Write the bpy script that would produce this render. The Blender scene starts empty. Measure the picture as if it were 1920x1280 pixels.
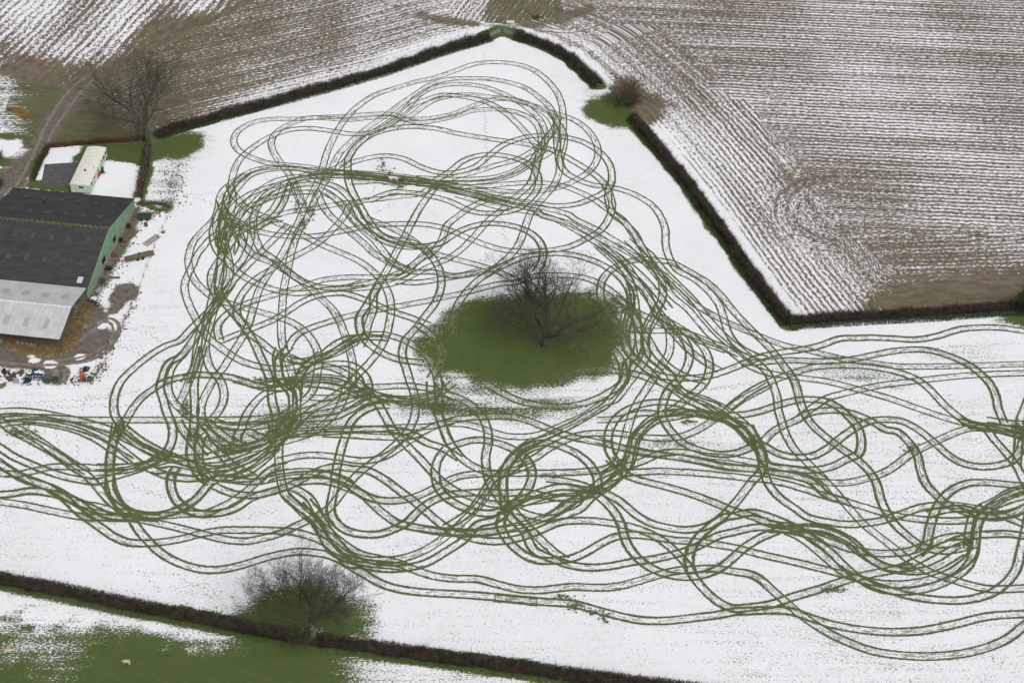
import bpy, math, random
import numpy as np
from mathutils import Vector
R_ = math.radians
scene = bpy.context.scene
C = scene.collection

# ------------------------------------------------------------------ camera, sky, sun, exposure
F_PX, YH = 3150.0, -2200.0          # focal length in px of a 1920 px wide frame, horizon row
PITCH = math.atan((640 - YH) / F_PX)
CAM_H = 333.0 * math.sin(PITCH)
CAM = np.array([0.0, -333.0 * math.cos(PITCH), CAM_H])
cam_d = bpy.data.cameras.new('camera'); cam = bpy.data.objects.new('camera', cam_d); C.objects.link(cam)
cam.location = CAM; cam.rotation_euler = (math.pi / 2 - PITCH, 0, 0)
cam_d.sensor_width = 36.0; cam_d.lens = 36.0 * F_PX / 1920.0
cam_d.clip_start = 1.0; cam_d.clip_end = 6000.0
scene.camera = cam
w = bpy.data.worlds.new('World'); scene.world = w; w.use_nodes = True
nt = w.node_tree; nt.nodes.clear()
sky = nt.nodes.new('ShaderNodeTexSky'); sky.sky_type = 'NISHITA'; sky.sun_disc = False
SUN_EL, SUN_AZ = R_(50), R_(150)
sky.sun_elevation = SUN_EL; sky.sun_rotation = SUN_AZ; sky.air_density = 1.0; sky.dust_density = 6.0; sky.ozone_density = 1.0
bg = nt.nodes.new('ShaderNodeBackground'); bg.inputs[1].default_value = 0.10
mixd = nt.nodes.new('ShaderNodeHueSaturation'); mixd.inputs['Saturation'].default_value = 0.22
out = nt.nodes.new('ShaderNodeOutputWorld')
nt.links.new(sky.outputs[0], mixd.inputs['Color']); nt.links.new(mixd.outputs[0], bg.inputs[0]); nt.links.new(bg.outputs[0], out.inputs[0])
sl = bpy.data.lights.new('sun', 'SUN'); sl.energy = 0.9; sl.angle = R_(35); sl.color = (1.0, 0.97, 0.93)
sun = bpy.data.objects.new('sun', sl); C.objects.link(sun)
sd_ = Vector((math.sin(SUN_AZ) * math.cos(SUN_EL), math.cos(SUN_AZ) * math.cos(SUN_EL), math.sin(SUN_EL)))
sun.rotation_euler = sd_.to_track_quat('Z', 'Y').to_euler()
scene.view_settings.view_transform = 'Standard'; scene.view_settings.look = 'None'
scene.view_settings.exposure = 0.28; scene.view_settings.gamma = 1.0
scene.cycles.max_bounces = 4

# ------------------------------------------------------------------ survey helpers: photo row/column <-> ground
cp, sp_ = math.cos(PITCH), math.sin(PITCH)
def G(px, py, z=0.0):
    """world point at height z seen at column px, row py of the 1920x1280 photograph"""
    px = np.asarray(px, float); py = np.asarray(py, float)
    a = (px - 960) / F_PX; b = (640 - py) / F_PX
    dx = a; dy = cp + b * sp_; dz = -sp_ + b * cp
    t = (z - CAM[2]) / dz
    return np.stack([CAM[0] + t * dx, CAM[1] + t * dy, CAM[2] + t * dz], -1)
def PX(p):
    d = np.asarray(p, float) - CAM
    zc = d[..., 1] * cp - d[..., 2] * sp_; yc = d[..., 1] * sp_ + d[..., 2] * cp
    return 960 + F_PX * d[..., 0] / zc, 640 - F_PX * yc / zc
def G2(pts): 
    a = np.array(pts, float); return G(a[:, 0], a[:, 1])[:, :2]
def catmull(P, step):
    P = np.asarray(P, float)
    Q = np.vstack([2 * P[0] - P[1], P, 2 * P[-1] - P[-2]]); o = []
    for i in range(len(P) - 1):
        p0, p1, p2, p3 = Q[i:i + 4]
        L = np.linalg.norm(p2 - p1); n = max(2, int(L / step))
        # centripetal-ish: tangents limited by the local span
        m1 = (p2 - p0) * L / max(1e-6, np.linalg.norm(p1 - p0) + L)
        m2 = (p3 - p1) * L / max(1e-6, np.linalg.norm(p3 - p2) + L)
        t = np.linspace(0, 1, n, endpoint=False)[:, None]
        o.append((2*t**3 - 3*t**2 + 1) * p1 + (t**3 - 2*t**2 + t) * m1 + (-2*t**3 + 3*t**2) * p2 + (t**3 - t**2) * m2)
    o.append(P[-1:]); o = np.vstack(o)
    for _ in range(3):                       # relax small wobbles of the survey
        o[2:-2] = (o[:-4] + 2*o[1:-3] + 3*o[2:-2] + 2*o[3:-1] + o[4:]) / 9.0
    s = np.concatenate([[0], np.cumsum(np.linalg.norm(np.diff(o, axis=0), axis=1))])
    m = max(3, int(s[-1] / step)); q = np.linspace(0, s[-1], m)
    return np.stack([np.interp(q, s, o[:, k]) for k in range(o.shape[1])], -1)
def seg_dist(P, A, B):
    d = B - A; t = np.clip(((P - A) @ d) / max(1e-9, d @ d), 0, 1)
    return np.linalg.norm(P - (A + t[:, None] * d), axis=1), t
def line_dist(P, L, signed=False):
    """distance to a polyline and arc length of the nearest point"""
    best = np.full(len(P), 1e9); arc = np.zeros(len(P)); side = np.ones(len(P)); s0 = 0
    for A, B in zip(L[:-1], L[1:]):
        d, t = seg_dist(P, A, B); l = np.linalg.norm(B - A); m = d < best
        best[m] = d[m]; arc[m] = s0 + t[m] * l
        e = B - A; cr = e[0] * (P[:, 1] - A[1]) - e[1] * (P[:, 0] - A[0]); side[m] = np.sign(cr[m]); s0 += l
    return best, arc, side
def inside(P, poly):
    x, y = P[:, 0], P[:, 1]; c = np.zeros(len(P), bool); n = len(poly)
    for i in range(n):
        x1, y1 = poly[i]; x2, y2 = poly[(i + 1) % n]
        if y1 == y2: continue
        m = ((y1 > y) != (y2 > y)) & (x < (x2 - x1) * (y - y1) / (y2 - y1) + x1); c ^= m
    return c
def sdist(P, poly):
    L = np.vstack([poly, poly[:1]]); d, _, _ = line_dist(P, L); return np.where(inside(P, poly), -d, d)
def sstep(a, b, x):
    t = np.clip((x - a) / (b - a), 0, 1); return t * t * (3 - 2 * t)
def vnoise(x, y, seed=0):
    xi = np.floor(x).astype(int); yi = np.floor(y).astype(int); fx = x - xi; fy = y - yi
    fx = fx * fx * (3 - 2 * fx); fy = fy * fy * (3 - 2 * fy)
    def h(a, b):
        n = (a * 374761393 + b * 668265263 + seed * 974634777) & 0x7fffffff
        n = ((n ^ (n >> 13)) * 1274126177) & 0x7fffffff
        return ((n ^ (n >> 16)) & 0xffff) / 65535.0
    return (h(xi, yi) * (1 - fx) + h(xi + 1, yi) * fx) * (1 - fy) + (h(xi, yi + 1) * (1 - fx) + h(xi + 1, yi + 1) * fx) * fy

# ------------------------------------------------------------------ object helpers
def tag(o, label=None, cat=None, group=None, kind=None):
    if label: o['label'] = label
    if cat: o['category'] = cat
    if group: o['group'] = group
    if kind: o['kind'] = kind
    return o
def empty(name, loc, label, cat, group=None, rz=0):
    o = bpy.data.objects.new(name, None); C.objects.link(o); o.location = loc; o.rotation_euler = (0, 0, rz)
    o.empty_display_size = 0.5
    return tag(o, label, cat, group)
def mesh_np(name, V, Fq, mat, parent=None, smooth=False, loc=None):
    V = np.asarray(V, np.float32); Fq = np.asarray(Fq, np.int32); k = Fq.shape[1]
    me = bpy.data.meshes.new(name); me.vertices.add(len(V)); me.vertices.foreach_set('co', V.ravel())
    me.loops.add(Fq.size); me.loops.foreach_set('vertex_index', Fq.ravel())
    me.polygons.add(len(Fq)); me.polygons.foreach_set('loop_start', np.arange(0, Fq.size, k, dtype=np.int32))
    me.polygons.foreach_set('loop_total', np.full(len(Fq), k, np.int32))
    if smooth: me.polygons.foreach_set('use_smooth', np.ones(len(Fq), bool))
    me.update(calc_edges=True); me.materials.append(mat)
    o = bpy.data.objects.new(name, me); C.objects.link(o)
    if parent is not None: o.parent = parent
    if loc is not None: o.location = loc
    return o
class MB:
    """collects convex pieces into ONE mesh"""
    def __init__(s): s.v = []; s.f = []
    def add(s, V, Fs):
        n = len(s.v); s.v += [tuple(map(float, p)) for p in V]; s.f += [tuple(i + n for i in f) for f in Fs]; return s
    def box(s, c, d, rz=0, tilt=0):
        x, y, z = [q / 2 for q in d]; P = []
        for k in (-z, z):
            for a, b in ((-x, -y), (x, -y), (x, y), (-x, y)):
                bb, kk = b * math.cos(tilt) - k * math.sin(tilt), b * math.sin(tilt) + k * math.cos(tilt)
                P.append((c[0] + a * math.cos(rz) - bb * math.sin(rz), c[1] + a * math.sin(rz) + bb * math.cos(rz), c[2] + kk))
        return s.add(P, [(3, 2, 1, 0), (4, 5, 6, 7), (0, 1, 5, 4), (1, 2, 6, 5), (2, 3, 7, 6), (3, 0, 4, 7)])
    def tube(s, a, b, r0, r1=None, n=8, cap=True):
        r1 = r0 if r1 is None else r1; a = Vector(a); b = Vector(b); d = (b - a)
        if d.length < 1e-6: return s
        q = d.to_track_quat('Z', 'Y'); P = []
        for c, r in ((a, r0), (b, r1)):
            for i in range(n):
                t = 2 * math.pi * i / n; P.append(c + q @ Vector((r * math.cos(t), r * math.sin(t), 0)))
        Fs = [(i, (i + 1) % n, n + (i + 1) % n, n + i) for i in range(n)]
        if cap: Fs += [tuple(range(n - 1, -1, -1)), tuple(range(n, 2 * n))]
        return s.add(P, Fs)
    def lump(s, c, r, seed, nu=14, nv=8, amp=0.25, flat=-1e9, sc=1.3):
        P = []; rnd = random.Random(seed); ph = [rnd.uniform(0, 6.28) for _ in range(6)]
        for j in range(nv + 1):
            v = math.pi * j / nv
            for i in range(nu):
                u = 2 * math.pi * i / nu
                k = 1 + amp * (math.sin(2*u + ph[0]) * math.sin(v*2 + ph[1]) + .6 * math.sin(3*u + ph[2] + 2*v) + .5 * math.sin(5*u*1 + ph[3]) * math.sin(3*v + ph[4])) * 0.6 + rnd.uniform(-1, 1) * amp * .25 * (0 < j < nv)
                P.append((c[0] + r[0] * k * math.sin(v) * math.cos(u), c[1] + r[1] * k * math.sin(v) * math.sin(u), max(flat, c[2] + r[2] * k * math.cos(v))))
        Fs = [(j*nu + i, (j+1)*nu + i, (j+1)*nu + (i+1) % nu, j*nu + (i+1) % nu) for j in range(nv) for i in range(nu)]
        return s.add(P, Fs)
    def torus(s, c, R, r, axis=(0, 0, 1), n=14, m=6):
        q = Vector(axis).to_track_quat('Z', 'Y'); P = []
        for i in range(n):
            t = 2*math.pi*i/n
            for j in range(m):
                u = 2*math.pi*j/m; P.append(Vector(c) + q @ Vector(((R + r*math.cos(u))*math.cos(t), (R + r*math.cos(u))*math.sin(t), r*math.sin(u))))
        return s.add(P, [(i*m + j, ((i+1) % n)*m + j, ((i+1) % n)*m + (j+1) % m, i*m + (j+1) % m) for i in range(n) for j in range(m)])
    def build(s, name, mat, parent=None, smooth=False):
        me = bpy.data.meshes.new(name); me.from_pydata(s.v, [], s.f); me.materials.append(mat); me.validate()
        if smooth:
            for p in me.polygons: p.use_smooth = True
        o = bpy.data.objects.new(name, me); C.objects.link(o)
        if parent is not None: o.parent = parent
        return o

# ------------------------------------------------------------------ materials
def srgb(*c): return tuple((x/255/12.92 if x/255 <= .04045 else ((x/255+.055)/1.055)**2.4) for x in c) + (1,)
def basic(name, col, rough=.8, var=.25, scale=3.0, col2=None, metal=0.0, stretch=(1, 1, 1), detail=6, bump=0.0):
    m = bpy.data.materials.new(name); m.use_nodes = True; t = m.node_tree; b = t.nodes['Principled BSDF']
    b.inputs['Roughness'].default_value = rough; b.inputs['Metallic'].default_value = metal
    b.inputs['Specular IOR Level'].default_value = .25
    g = t.nodes.new('ShaderNodeNewGeometry'); mp = t.nodes.new('ShaderNodeMapping'); mp.inputs['Scale'].default_value = stretch
    n = t.nodes.new('ShaderNodeTexNoise'); n.inputs['Scale'].default_value = scale; n.inputs['Detail'].default_value = detail
    r = t.nodes.new('ShaderNodeMapRange'); r.inputs[1].default_value = .3; r.inputs[2].default_value = .7
    mx = t.nodes.new('ShaderNodeMix'); mx.data_type = 'RGBA'
    c2 = col2 or tuple(min(1, c * (1 + var)) for c in col[:3]) + (1,)
    c1 = col if col2 else tuple(c * (1 - var) for c in col[:3]) + (1,)
    mx.inputs[6].default_value = c1; mx.inputs[7].default_value = c2
    t.links.new(g.outputs['Position'], mp.inputs[0]); t.links.new(mp.outputs[0], n.inputs[0]); t.links.new(n.outputs[0], r.inputs[0])
    t.links.new(r.outputs[0], mx.inputs[0]); t.links.new(mx.outputs[2], b.inputs['Base Color'])
    if bump:
        bp = t.nodes.new('ShaderNodeBump'); bp.inputs['Strength'].default_value = bump; bp.inputs['Distance'].default_value = .1
        t.links.new(n.outputs[0], bp.inputs['Height']); t.links.new(bp.outputs[0], b.inputs['Normal'])
    return m

SNOW = (0.81, 0.82, 0.855, 1)
def ground_material():
    m = bpy.data.materials.new('snowy_ground'); m.use_nodes = True; t = m.node_tree; b = t.nodes['Principled BSDF']
    N, L = t.nodes.new, t.links.new
    def math_(op, a, c=None, clamp=False):
        n = N('ShaderNodeMath'); n.operation = op; n.use_clamp = clamp
        for i, v in enumerate((a, c)):
            if v is None: continue
            if isinstance(v, (int, float)): n.inputs[i].default_value = v
            else: L(v, n.inputs[i])
        return n.outputs[0]
    def mix(f, a, c):
        n = N('ShaderNodeMix'); n.data_type = 'RGBA'
        for s_, v in ((0, f), (6, a), (7, c)):
            if isinstance(v, (int, float, tuple)): n.inputs[s_].default_value = v
            else: L(v, n.inputs[s_])
        return n.outputs[2]
    def attr(nm):
        n = N('ShaderNodeAttribute'); n.attribute_name = nm; return n
    def noise(vec, scale, detail=3, rough=.6, stretch=None, lo=.3, hi=.7):
        if stretch:
            mp = N('ShaderNodeMapping'); mp.inputs['Scale'].default_value = stretch; L(vec, mp.inputs[0]); vec = mp.outputs[0]
        n = N('ShaderNodeTexNoise'); n.inputs['Scale'].default_value = scale; n.inputs['Detail'].default_value = detail
        n.inputs['Roughness'].default_value = rough; L(vec, n.inputs[0])
        r = N('ShaderNodeMapRange'); r.inputs[1].default_value = lo; r.inputs[2].default_value = hi; L(n.outputs[0], r.inputs[0]); return r.outputs[0]
    pos = N('ShaderNodeNewGeometry').outputs['Position']
    fu = attr('furrow').outputs['Vector']            # x = metres across the furrows, y = metres along them
    sn = attr('snow').outputs['Fac']; pl = attr('plough').outputs['Fac']; gr = attr('grass').outputs['Fac']; md = attr('mud').outputs['Fac']
    # grass, soil, mud
    g1 = mix(noise(pos, .25, 5), srgb(66, 88, 44), srgb(88, 100, 56))
    g2 = mix(noise(pos, 2.5, 4), g1, srgb(66, 90, 44)); g2 = mix(math_('MULTIPLY', noise(pos, .7, 7, .75, lo=.44, hi=.68), .6), g2, srgb(96, 92, 62)); g2 = mix(math_('MULTIPLY', noise(pos, 4.0, 3, .7, lo=.45, hi=.75), .5), g2, srgb(52, 66, 36))
    s1 = mix(noise(fu, 1.1, 5, stretch=(1, .25, 1)), srgb(78, 72, 62), srgb(120, 112, 99))
    s1 = mix(math_('MULTIPLY', noise(pos, 5.0, 3, lo=.45, hi=.7), .35), s1, srgb(144, 112, 86))
    s1 = mix(math_('MULTIPLY', noise(pos, .12, 4, lo=.45, hi=.7), .45), s1, srgb(92, 88, 56))
    m1 = mix(noise(pos, .8, 6), srgb(84, 78, 72), srgb(122, 114, 106))
    base = mix(gr, s1, g2); base = mix(md, base, m1)
    # how the snow lies: fine speckle everywhere, ridges in the ploughland
    sep0 = N('ShaderNodeSeparateXYZ'); L(fu, sep0.inputs[0]); cmb = N('ShaderNodeCombineXYZ'); L(sep0.outputs[0], cmb.inputs[0]); L(sep0.outputs[1], cmb.inputs[1]); fz = fu; fu = cmb.outputs[0]
    hi = noise(pos, 3.0, 3, .8, stretch=(.7, 1.3, 1), lo=.30, hi=.70)
    mid = noise(pos, .35, 4, .6, lo=.3, hi=.7)
    streak = noise(pos, .5, 4, .6, stretch=(.12, 1.6, 1), lo=.3, hi=.7)
    nF = math_('ADD', math_('ADD', math_('MULTIPLY', hi, .68), math_('MULTIPLY', mid, .10)), math_('MULTIPLY', streak, .22))
    wv = N('ShaderNodeTexWave'); wv.wave_type = 'BANDS'; wv.bands_direction = 'X'; wv.wave_profile = 'SIN'
    wv.inputs['Scale'].default_value = .245; wv.inputs['Distortion'].default_value = 3.0; wv.inputs['Detail'].default_value = 3
    wv.inputs['Detail Scale'].default_value = .6; L(fu, wv.inputs[0])
    rows = noise(fu, .8, 2, .5, stretch=(.9, .02, 1), lo=.35, hi=.65)
    clod = noise(fu, 1.9, 3, .75, stretch=(1.6, .55, 1), lo=.33, hi=.67)
    sep = N('ShaderNodeSeparateXYZ'); L(fz, sep.inputs[0]); wst = math_('ADD', math_('MULTIPLY', math_('SUBTRACT', wv.outputs[1], .5), sep.outputs[2]), .5)
    nP = math_('ADD', math_('ADD', math_('MULTIPLY', wst, .31), math_('MULTIPLY', rows, .15)), math_('MULTIPLY', clod, .54))
    n = N('ShaderNodeMix'); n.data_type = 'FLOAT'; L(pl, n.inputs[0]); L(nF, n.inputs[2]); L(nP, n.inputs[3])
    d = math_('SUBTRACT', math_('SUBTRACT', math_('MULTIPLY', sn, 1.1), .05), n.outputs[0])
    gain = N('ShaderNodeMapRange'); L(pl, gain.inputs[0]); gain.inputs[3].default_value = 7; gain.inputs[4].default_value = 7
    cov = math_('ADD', math_('MULTIPLY', d, gain.outputs[0]), .5, True)
    snowc = mix(noise(pos, 6, 3), SNOW, tuple(c * .965 for c in SNOW[:3]) + (1,))
    snowc = mix(math_('MULTIPLY', noise(pos, .05, 4), .6), snowc, tuple(c * .95 for c in SNOW[:3]) + (1,))
    thin = math_('SUBTRACT', 1.0, math_('MULTIPLY', math_('MULTIPLY', noise(pos, .9, 5, .7), noise(pos, .06, 3)), .16)); L(mix(math_('MULTIPLY', cov, thin), base, snowc), b.inputs['Base Color'])
    b.inputs['Roughness'].default_value = .85; b.inputs['Specular IOR Level'].default_value = .15
    bp = N('ShaderNodeBump'); bp.inputs['Strength'].default_value = .35; bp.inputs['Distance'].default_value = .12
    L(math_('ADD', math_('MULTIPLY', cov, .4), n.outputs[0]), bp.inputs['Height']); L(bp.outputs[0], b.inputs['Normal'])
    return m
M_ground = ground_material()
M_track = basic('bare_grass_track', srgb(70, 88, 48), .9, col2=srgb(94, 104, 70), scale=.9)
M_scuff = basic('scuffed_turf', srgb(104, 112, 92), .9, col2=srgb(140, 144, 132), scale=1.5)
M_foot = basic('trodden_snow', srgb(96, 102, 90), .9, var=.2)
M_mudrut = basic('mud', srgb(104, 97, 90), .8, col2=srgb(134, 127, 119), scale=1.0)
M_slush = basic('pressed_snow', (.80, .82, .86, 1), .7, var=.03)
M_bark = basic('bark', srgb(58, 58, 48), .9, col2=srgb(84, 86, 68), scale=2)
M_bark2 = basic('lichen_bark', srgb(84, 92, 74), .9, col2=srgb(112, 122, 104), scale=2)
M_twig = basic('twigs', srgb(62, 60, 50), .9, col2=srgb(94, 90, 74), scale=.6)
M_twig_red = basic('reddish_twigs', srgb(76, 70, 56), .9, col2=srgb(106, 96, 76), scale=.6)
M_hedge = basic('hedge_twigs', srgb(42, 40, 34), .95, col2=srgb(90, 82, 70), scale=.8)
M_hedgecore = basic('hedge_inside', srgb(40, 34, 28), .95, col2=srgb(62, 54, 42), scale=1.5)
M_hgrass = basic('hedge_bottom_grass', srgb(46, 58, 36), .95, col2=srgb(70, 78, 50), scale=.8)
M_ivy = basic('ivy', srgb(44, 58, 36), .7, col2=srgb(66, 82, 48), scale=1)
# ------------------------------------------------------------------ surveyed outlines (photo columns/rows on the flat ground)
FIELD = G2([(300,262),(345,245),(500,200),(700,140),(915,72),(945,62),(968,68),(1065,105),(1125,165),(1185,225),(1270,320),(1350,430),(1420,525),(1478,608),(1700,592),(1920,575),(2700,510),
            (2700,1600),(1400,1292),(1100,1264),(820,1227),(560,1190),(400,1158),(240,1130),(0,1085),(-700,950),(-700,724),(0,724),(172,720),(215,645),(262,545),(290,465),(318,400),(262,372),(275,300)])
H_NW = G2([(294,258),(325,244),(500,196),(700,141),(830,97),(915,72)])
H_NE1 = G2([(968,68),(1010,82),(1065,108),(1122,160)])
H_NE2 = G2([(1188,222),(1230,272),(1290,345),(1350,428),(1420,528),(1478,604)])
H_E = G2([(1478,606),(1600,598),(1750,590),(1920,577),(2050,566)])
H_S = G2([(-60,1076),(0,1090),(120,1112),(240,1138),(400,1168),(560,1200),(700,1218),(820,1235),(950,1252),(1100,1274),(1400,1310)])
H_PLOT = G2([(92,276),(180,268),(275,262)])
H_DITCH = G2([(277,275),(270,320),(258,372)])
RIGHT = G2([(965,40),(1065,95),(1125,150),(1200,222),(1350,415),(1480,600),(1920,572),(2700,500),(2700,-900),(1000,-900),(955,-100),(960,20)])
MIDTOP = G2([(955,45),(850,38),(800,-200),(700,-900),(1050,-900),(1010,-100),(1060,30)])
LEFT1 = G2([(-900,60),(0,140),(120,165),(210,140),(300,88),(400,40),(500,-10),(800,-300),(900,-900),(-1500,-900)])
LEFT2 = G2([(210,140),(300,88),(400,40),(500,-10),(800,-300),(900,-900),(960,-100),(900,45),(905,72),(700,138),(330,240),(240,250),(190,200)])
PLOT = G2([(95,276),(277,268),(262,378),(40,352)])
BOTTOM = G2([(-900,950),(-60,1076),(240,1138),(560,1200),(820,1235),(1100,1274),(1400,1310),(2700,1600),(2700,3000),(-900,3000)])
YARD = G2([(-700,375),(40,350),(255,382),(285,395),(318,400),(290,465),(262,545),(215,645),(172,720),(0,724),(-700,724)])
P_TREE = G2([(800,655),(818,615),(868,574),(930,556),(1000,548),(1080,556),(1135,572),(1165,610),(1164,655),(1135,684),(1060,712),(975,734),(905,724),(848,704),(812,684)])
P_HALO = G2([(770,640),(800,590),(880,545),(1000,540),(1120,560),(1185,600),(1190,690),(1120,700),(1060,735),(1000,765),(940,790),(870,780),(820,740)])
P_T2 = G2([(455,1165),(500,1132),(535,1114),(600,1110),(650,1118),(690,1140),(700,1170),(690,1205),(560,1195),(455,1178)])
P_T2H = G2([(330,1145),(440,1100),(560,1070),(690,1095),(745,1140),(740,1215),(560,1200)])
P_T4 = G2([(1088,205),(1120,186),(1160,170),(1215,180),(1238,200),(1205,222),(1170,233),(1138,231),(1105,221)])
P_T4H = G2([(1060,215),(1100,165),(1180,140),(1260,195),(1220,235),(1150,245)])
P_T3 = G2([(262,268),(300,262),(345,252),(365,260),(366,272),(345,288),(312,292),(285,300),(262,300)])
P_T3H = G2([(262,262),(345,245),(400,252),(385,285),(350,300),(345,370),(300,410),(262,370)])
P_PLOTG = G2([(150,278),(200,266),(277,262),(272,308),(232,303),(205,300),(165,302),(130,308)])
P_RE = G2([(1885,600),(1905,575),(1990,570),(1990,620),(1915,612)])
P_TAR = G2([(83,309),(150,304),(150,345),(70,345),(90,330)])
P_BROWN = G2([(1640,572),(1790,545),(1920,520),(2100,500),(2100,575),(1920,575),(1750,585)])
DUSTS = [(980,765,150,1.4,.34),(820,760,90,1.5,.28),(1560,690,150,1.2,.24),(1620,715,90,1.0,.24),(560,790,90,1.5,.28),(420,830,90,1.2,.25),(1250,840,70,.9,.2),(1750,660,120,1.2,.2),(330,340,30,3.0,.35),(310,390,22,2.0,.5)]
LANE = G2([(-60,420),(5,345),(40,300),(75,270),(110,215),(150,160),(195,120)])
MUD = [G2([(-60,640),(0,650),(60,668),(120,655),(150,610),(172,590),(200,592),(218,625),(205,655),(160,680),(90,690),(-60,690)]),
       G2([(205,560),(228,540),(245,545),(240,575),(215,585)]), G2([(-60,330),(0,335),(45,300),(60,340),(0,375),(-60,400)]),
       G2([(150,570),(175,560),(195,580),(170,610),(145,600)]), G2([(95,690),(105,690),(108,704),(95,708)]), G2([(118,688),(126,690),(124,712),(114,712)])]

def ground_fields(P):
    """snow cover, grass, ploughland and mud weights at ground points P"""
    n = len(P); nl = vnoise(P[:, 0] / 9, P[:, 1] / 9, 1) - .5; ns = vnoise(P[:, 0] / 2.3, P[:, 1] / 2.3, 2) - .5; nn = nl * 1.2 + ns * .8
    snow = np.ones(n); grass = np.ones(n); pl = np.zeros(n); mud = np.zeros(n)
    y = P[:, 1]; x = P[:, 0]
    # main field: clean towards the far corner, stubblier in the near and right parts
    b = .71 + .20 * sstep(-25, 45, y + .35 * x * (x < 0)) - .05 * sstep(10, 60, x) * sstep(20, -30, y)
    far = sstep(55, 0, line_dist(P, H_NE2)[0]) * .12 * (y > -15); snow = np.minimum(.95, b + far + .05 * nl)
    for px, py, wpx, hm, amt in DUSTS:
        c = G2([(px, py)])[0]; wm = wpx / 9.5
        q = np.exp(-(((x - c[0]) / wm) ** 2 + ((y - c[1] + 2.0 * nn) / (hm * 2.2)) ** 2)); snow -= amt * q
    def melt(poly, soft, lo, amp=3.0):
        nonlocal snow
        d = sdist(P, poly) + nn * amp; snow = np.minimum(snow, lo + (1.0 - lo) * sstep(-soft * .6, soft * .9, d) + (d > soft) * 1)
    melt(P_HALO, 11, .46, 6); melt(P_TREE, 10, .0, 3); melt(P_T2H, 13, .58, 7); melt(P_T2, 10, .0, 3)
    melt(P_T4H, 8, .6, 4); melt(P_T4, 4.5, .0, 2); melt(P_T3H, 7, .6, 5); melt(P_T3, 5, .0, 2.5); melt(P_RE, 5, .1, 3)
    for L, wd_ in ((H_NW, 1.3), (H_NE1, 1.6), (H_NE2, 2.2), (H_E, 1.2), (H_S, 1.7), (H_DITCH, 1.5)):
        d, a, s = line_dist(P, L); d = d + nn * .9; snow = np.minimum(snow, .05 + .95 * sstep(wd_ * .6, wd_ * 1.8, d))
    # ploughland to the right
    def setz(poly, fn):
        m = inside(P, poly); fn(m)
    dNE = np.minimum(line_dist(P, H_NE1)[0], line_dist(P, H_NE2)[0])
    def fr(m):
        v = .43 + .06 * sstep(-.15, .25, vnoise(x / 30, y / 22, 9) - .45) - .08 * vnoise(x / 14, y / 14, 11) + .42 * sstep(6, 1.5, dNE + nn * 2) + .12 * sstep(26, 6, dNE)
        d = sdist(P, P_BROWN) + nn * 4; v = np.where(d < 6, v * sstep(-4, 6, d) , v)
        d4 = sdist(P, P_T4H) + 2 + nn * 4; v = np.where(d4 < 4, v * (.15 + .85 * sstep(-3, 4, d4)), v)
        ye = sstep(8, 0, sdist(P, P_RE)); v = v * (1 - ye)
        snow[m] = v[m]; grass[m] = 0; pl[m] = 1
    setz(RIGHT, fr)
    def fmt(m): snow[m] = (.36 + .4 * nl)[m]; grass[m] = .25; pl[m] = 1
    setz(MIDTOP, fmt)
    dNW = line_dist(P, H_NW)[0]; lp = PX(np.column_stack([P, np.zeros(n)]))
    def fl1(m):
        v = .50 + .14 * nl - .35 * sstep(0, 14, -sdist(P, LEFT1) < 12) * 0; d = -sdist(P, LEFT1); v = v - .36 * sstep(13, 0, d + nn * 7)
        snow[m] = v[m]; grass[m] = 0; pl[m] = 1
    setz(LEFT1, fl1)
    def fl2(m):
        t = np.clip((lp[0] - 330) / 560, 0, 1); v = .30 + .20 * t + .22 * sstep(11, 3, dNW + nn * 3) * sstep(330, 480, lp[0]) + .10 * nl
        snow[m] = v[m]; grass[m] = .10 * (1 - t[m]); pl[m] = 1
    setz(LEFT2, fl2)
    # rough wedge round the lane, left of the plough
    W = (lp[0] < 335) & (lp[1] < 420) & ~inside(P, LEFT1) & ~inside(P, LEFT2) & ~inside(P, PLOT) & ~inside(P, FIELD) & ~inside(P, RIGHT)
    v = .12 + .42 * sstep(110, -10, lp[0]) * (1) + .25 * nn * .5; snow[W] = v[W]; grass[W] = (.50 + .3 * nl)[W]; pl[W] = 1
    d = sdist(P, G2([(-80,262),(35,264),(60,280),(45,294),(25,300),(-10,292),(-80,285)])) + nn * 1.5; m = (d < 3) & W; snow[m] = (.95 - .9 * sstep(-1, 2, d))[m]; grass[m] = .8; pl[m] = 0
    m = W & (lp[1] > 290); grass[m] = 1; pl[m] = 0
    d = np.abs(line_dist(P, LANE)[0] + nn * .6); m = (d < 3.4) & W; mud[m] = sstep(3.4, 2.0, d)[m] * .8; snow[m] *= .6
    d = line_dist(P, G2([(790,30),(850,40),(905,48),(960,50),(1010,46),(1050,35),(1100,20)]))[0] + nn * 1.2; m = (d < 4) & (lp[1] < 70); mud[m] = np.maximum(mud, .4 * sstep(1.6, .4, d))[m]; snow[m] *= (.5 + .5 * sstep(.3, 2.5, d))[m]
    d = line_dist(P, G2([(912,68),(935,58),(968,64)]))[0]; m = d < 2.4; snow[m] = .1; grass[m] = 1; pl[m] = 0
    # caravan plot
    m = inside(P, PLOT); snow[m] = .93; grass[m] = 1; pl[m] = 0; mud[m] = 0
    d = sdist(P, P_PLOTG) + nn * 1.6; mm = m & (d < 2); snow[mm] = (sstep(-.6, 1.8, d) * .95)[mm]
    d = sdist(P, P_TAR) + nn * 1.2; tar = sstep(1.0, -.4, d) * m; snow = snow * (1 - tar)
    d = line_dist(P, G2([(60,350),(150,352)]))[0]; mm = m & (d < 2.6); snow[mm] *= .15
    # yard
    m = inside(P, YARD); snow[m] = (.80 + .22 * nn)[m]; grass[m] = .45; pl[m] = 0
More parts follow.
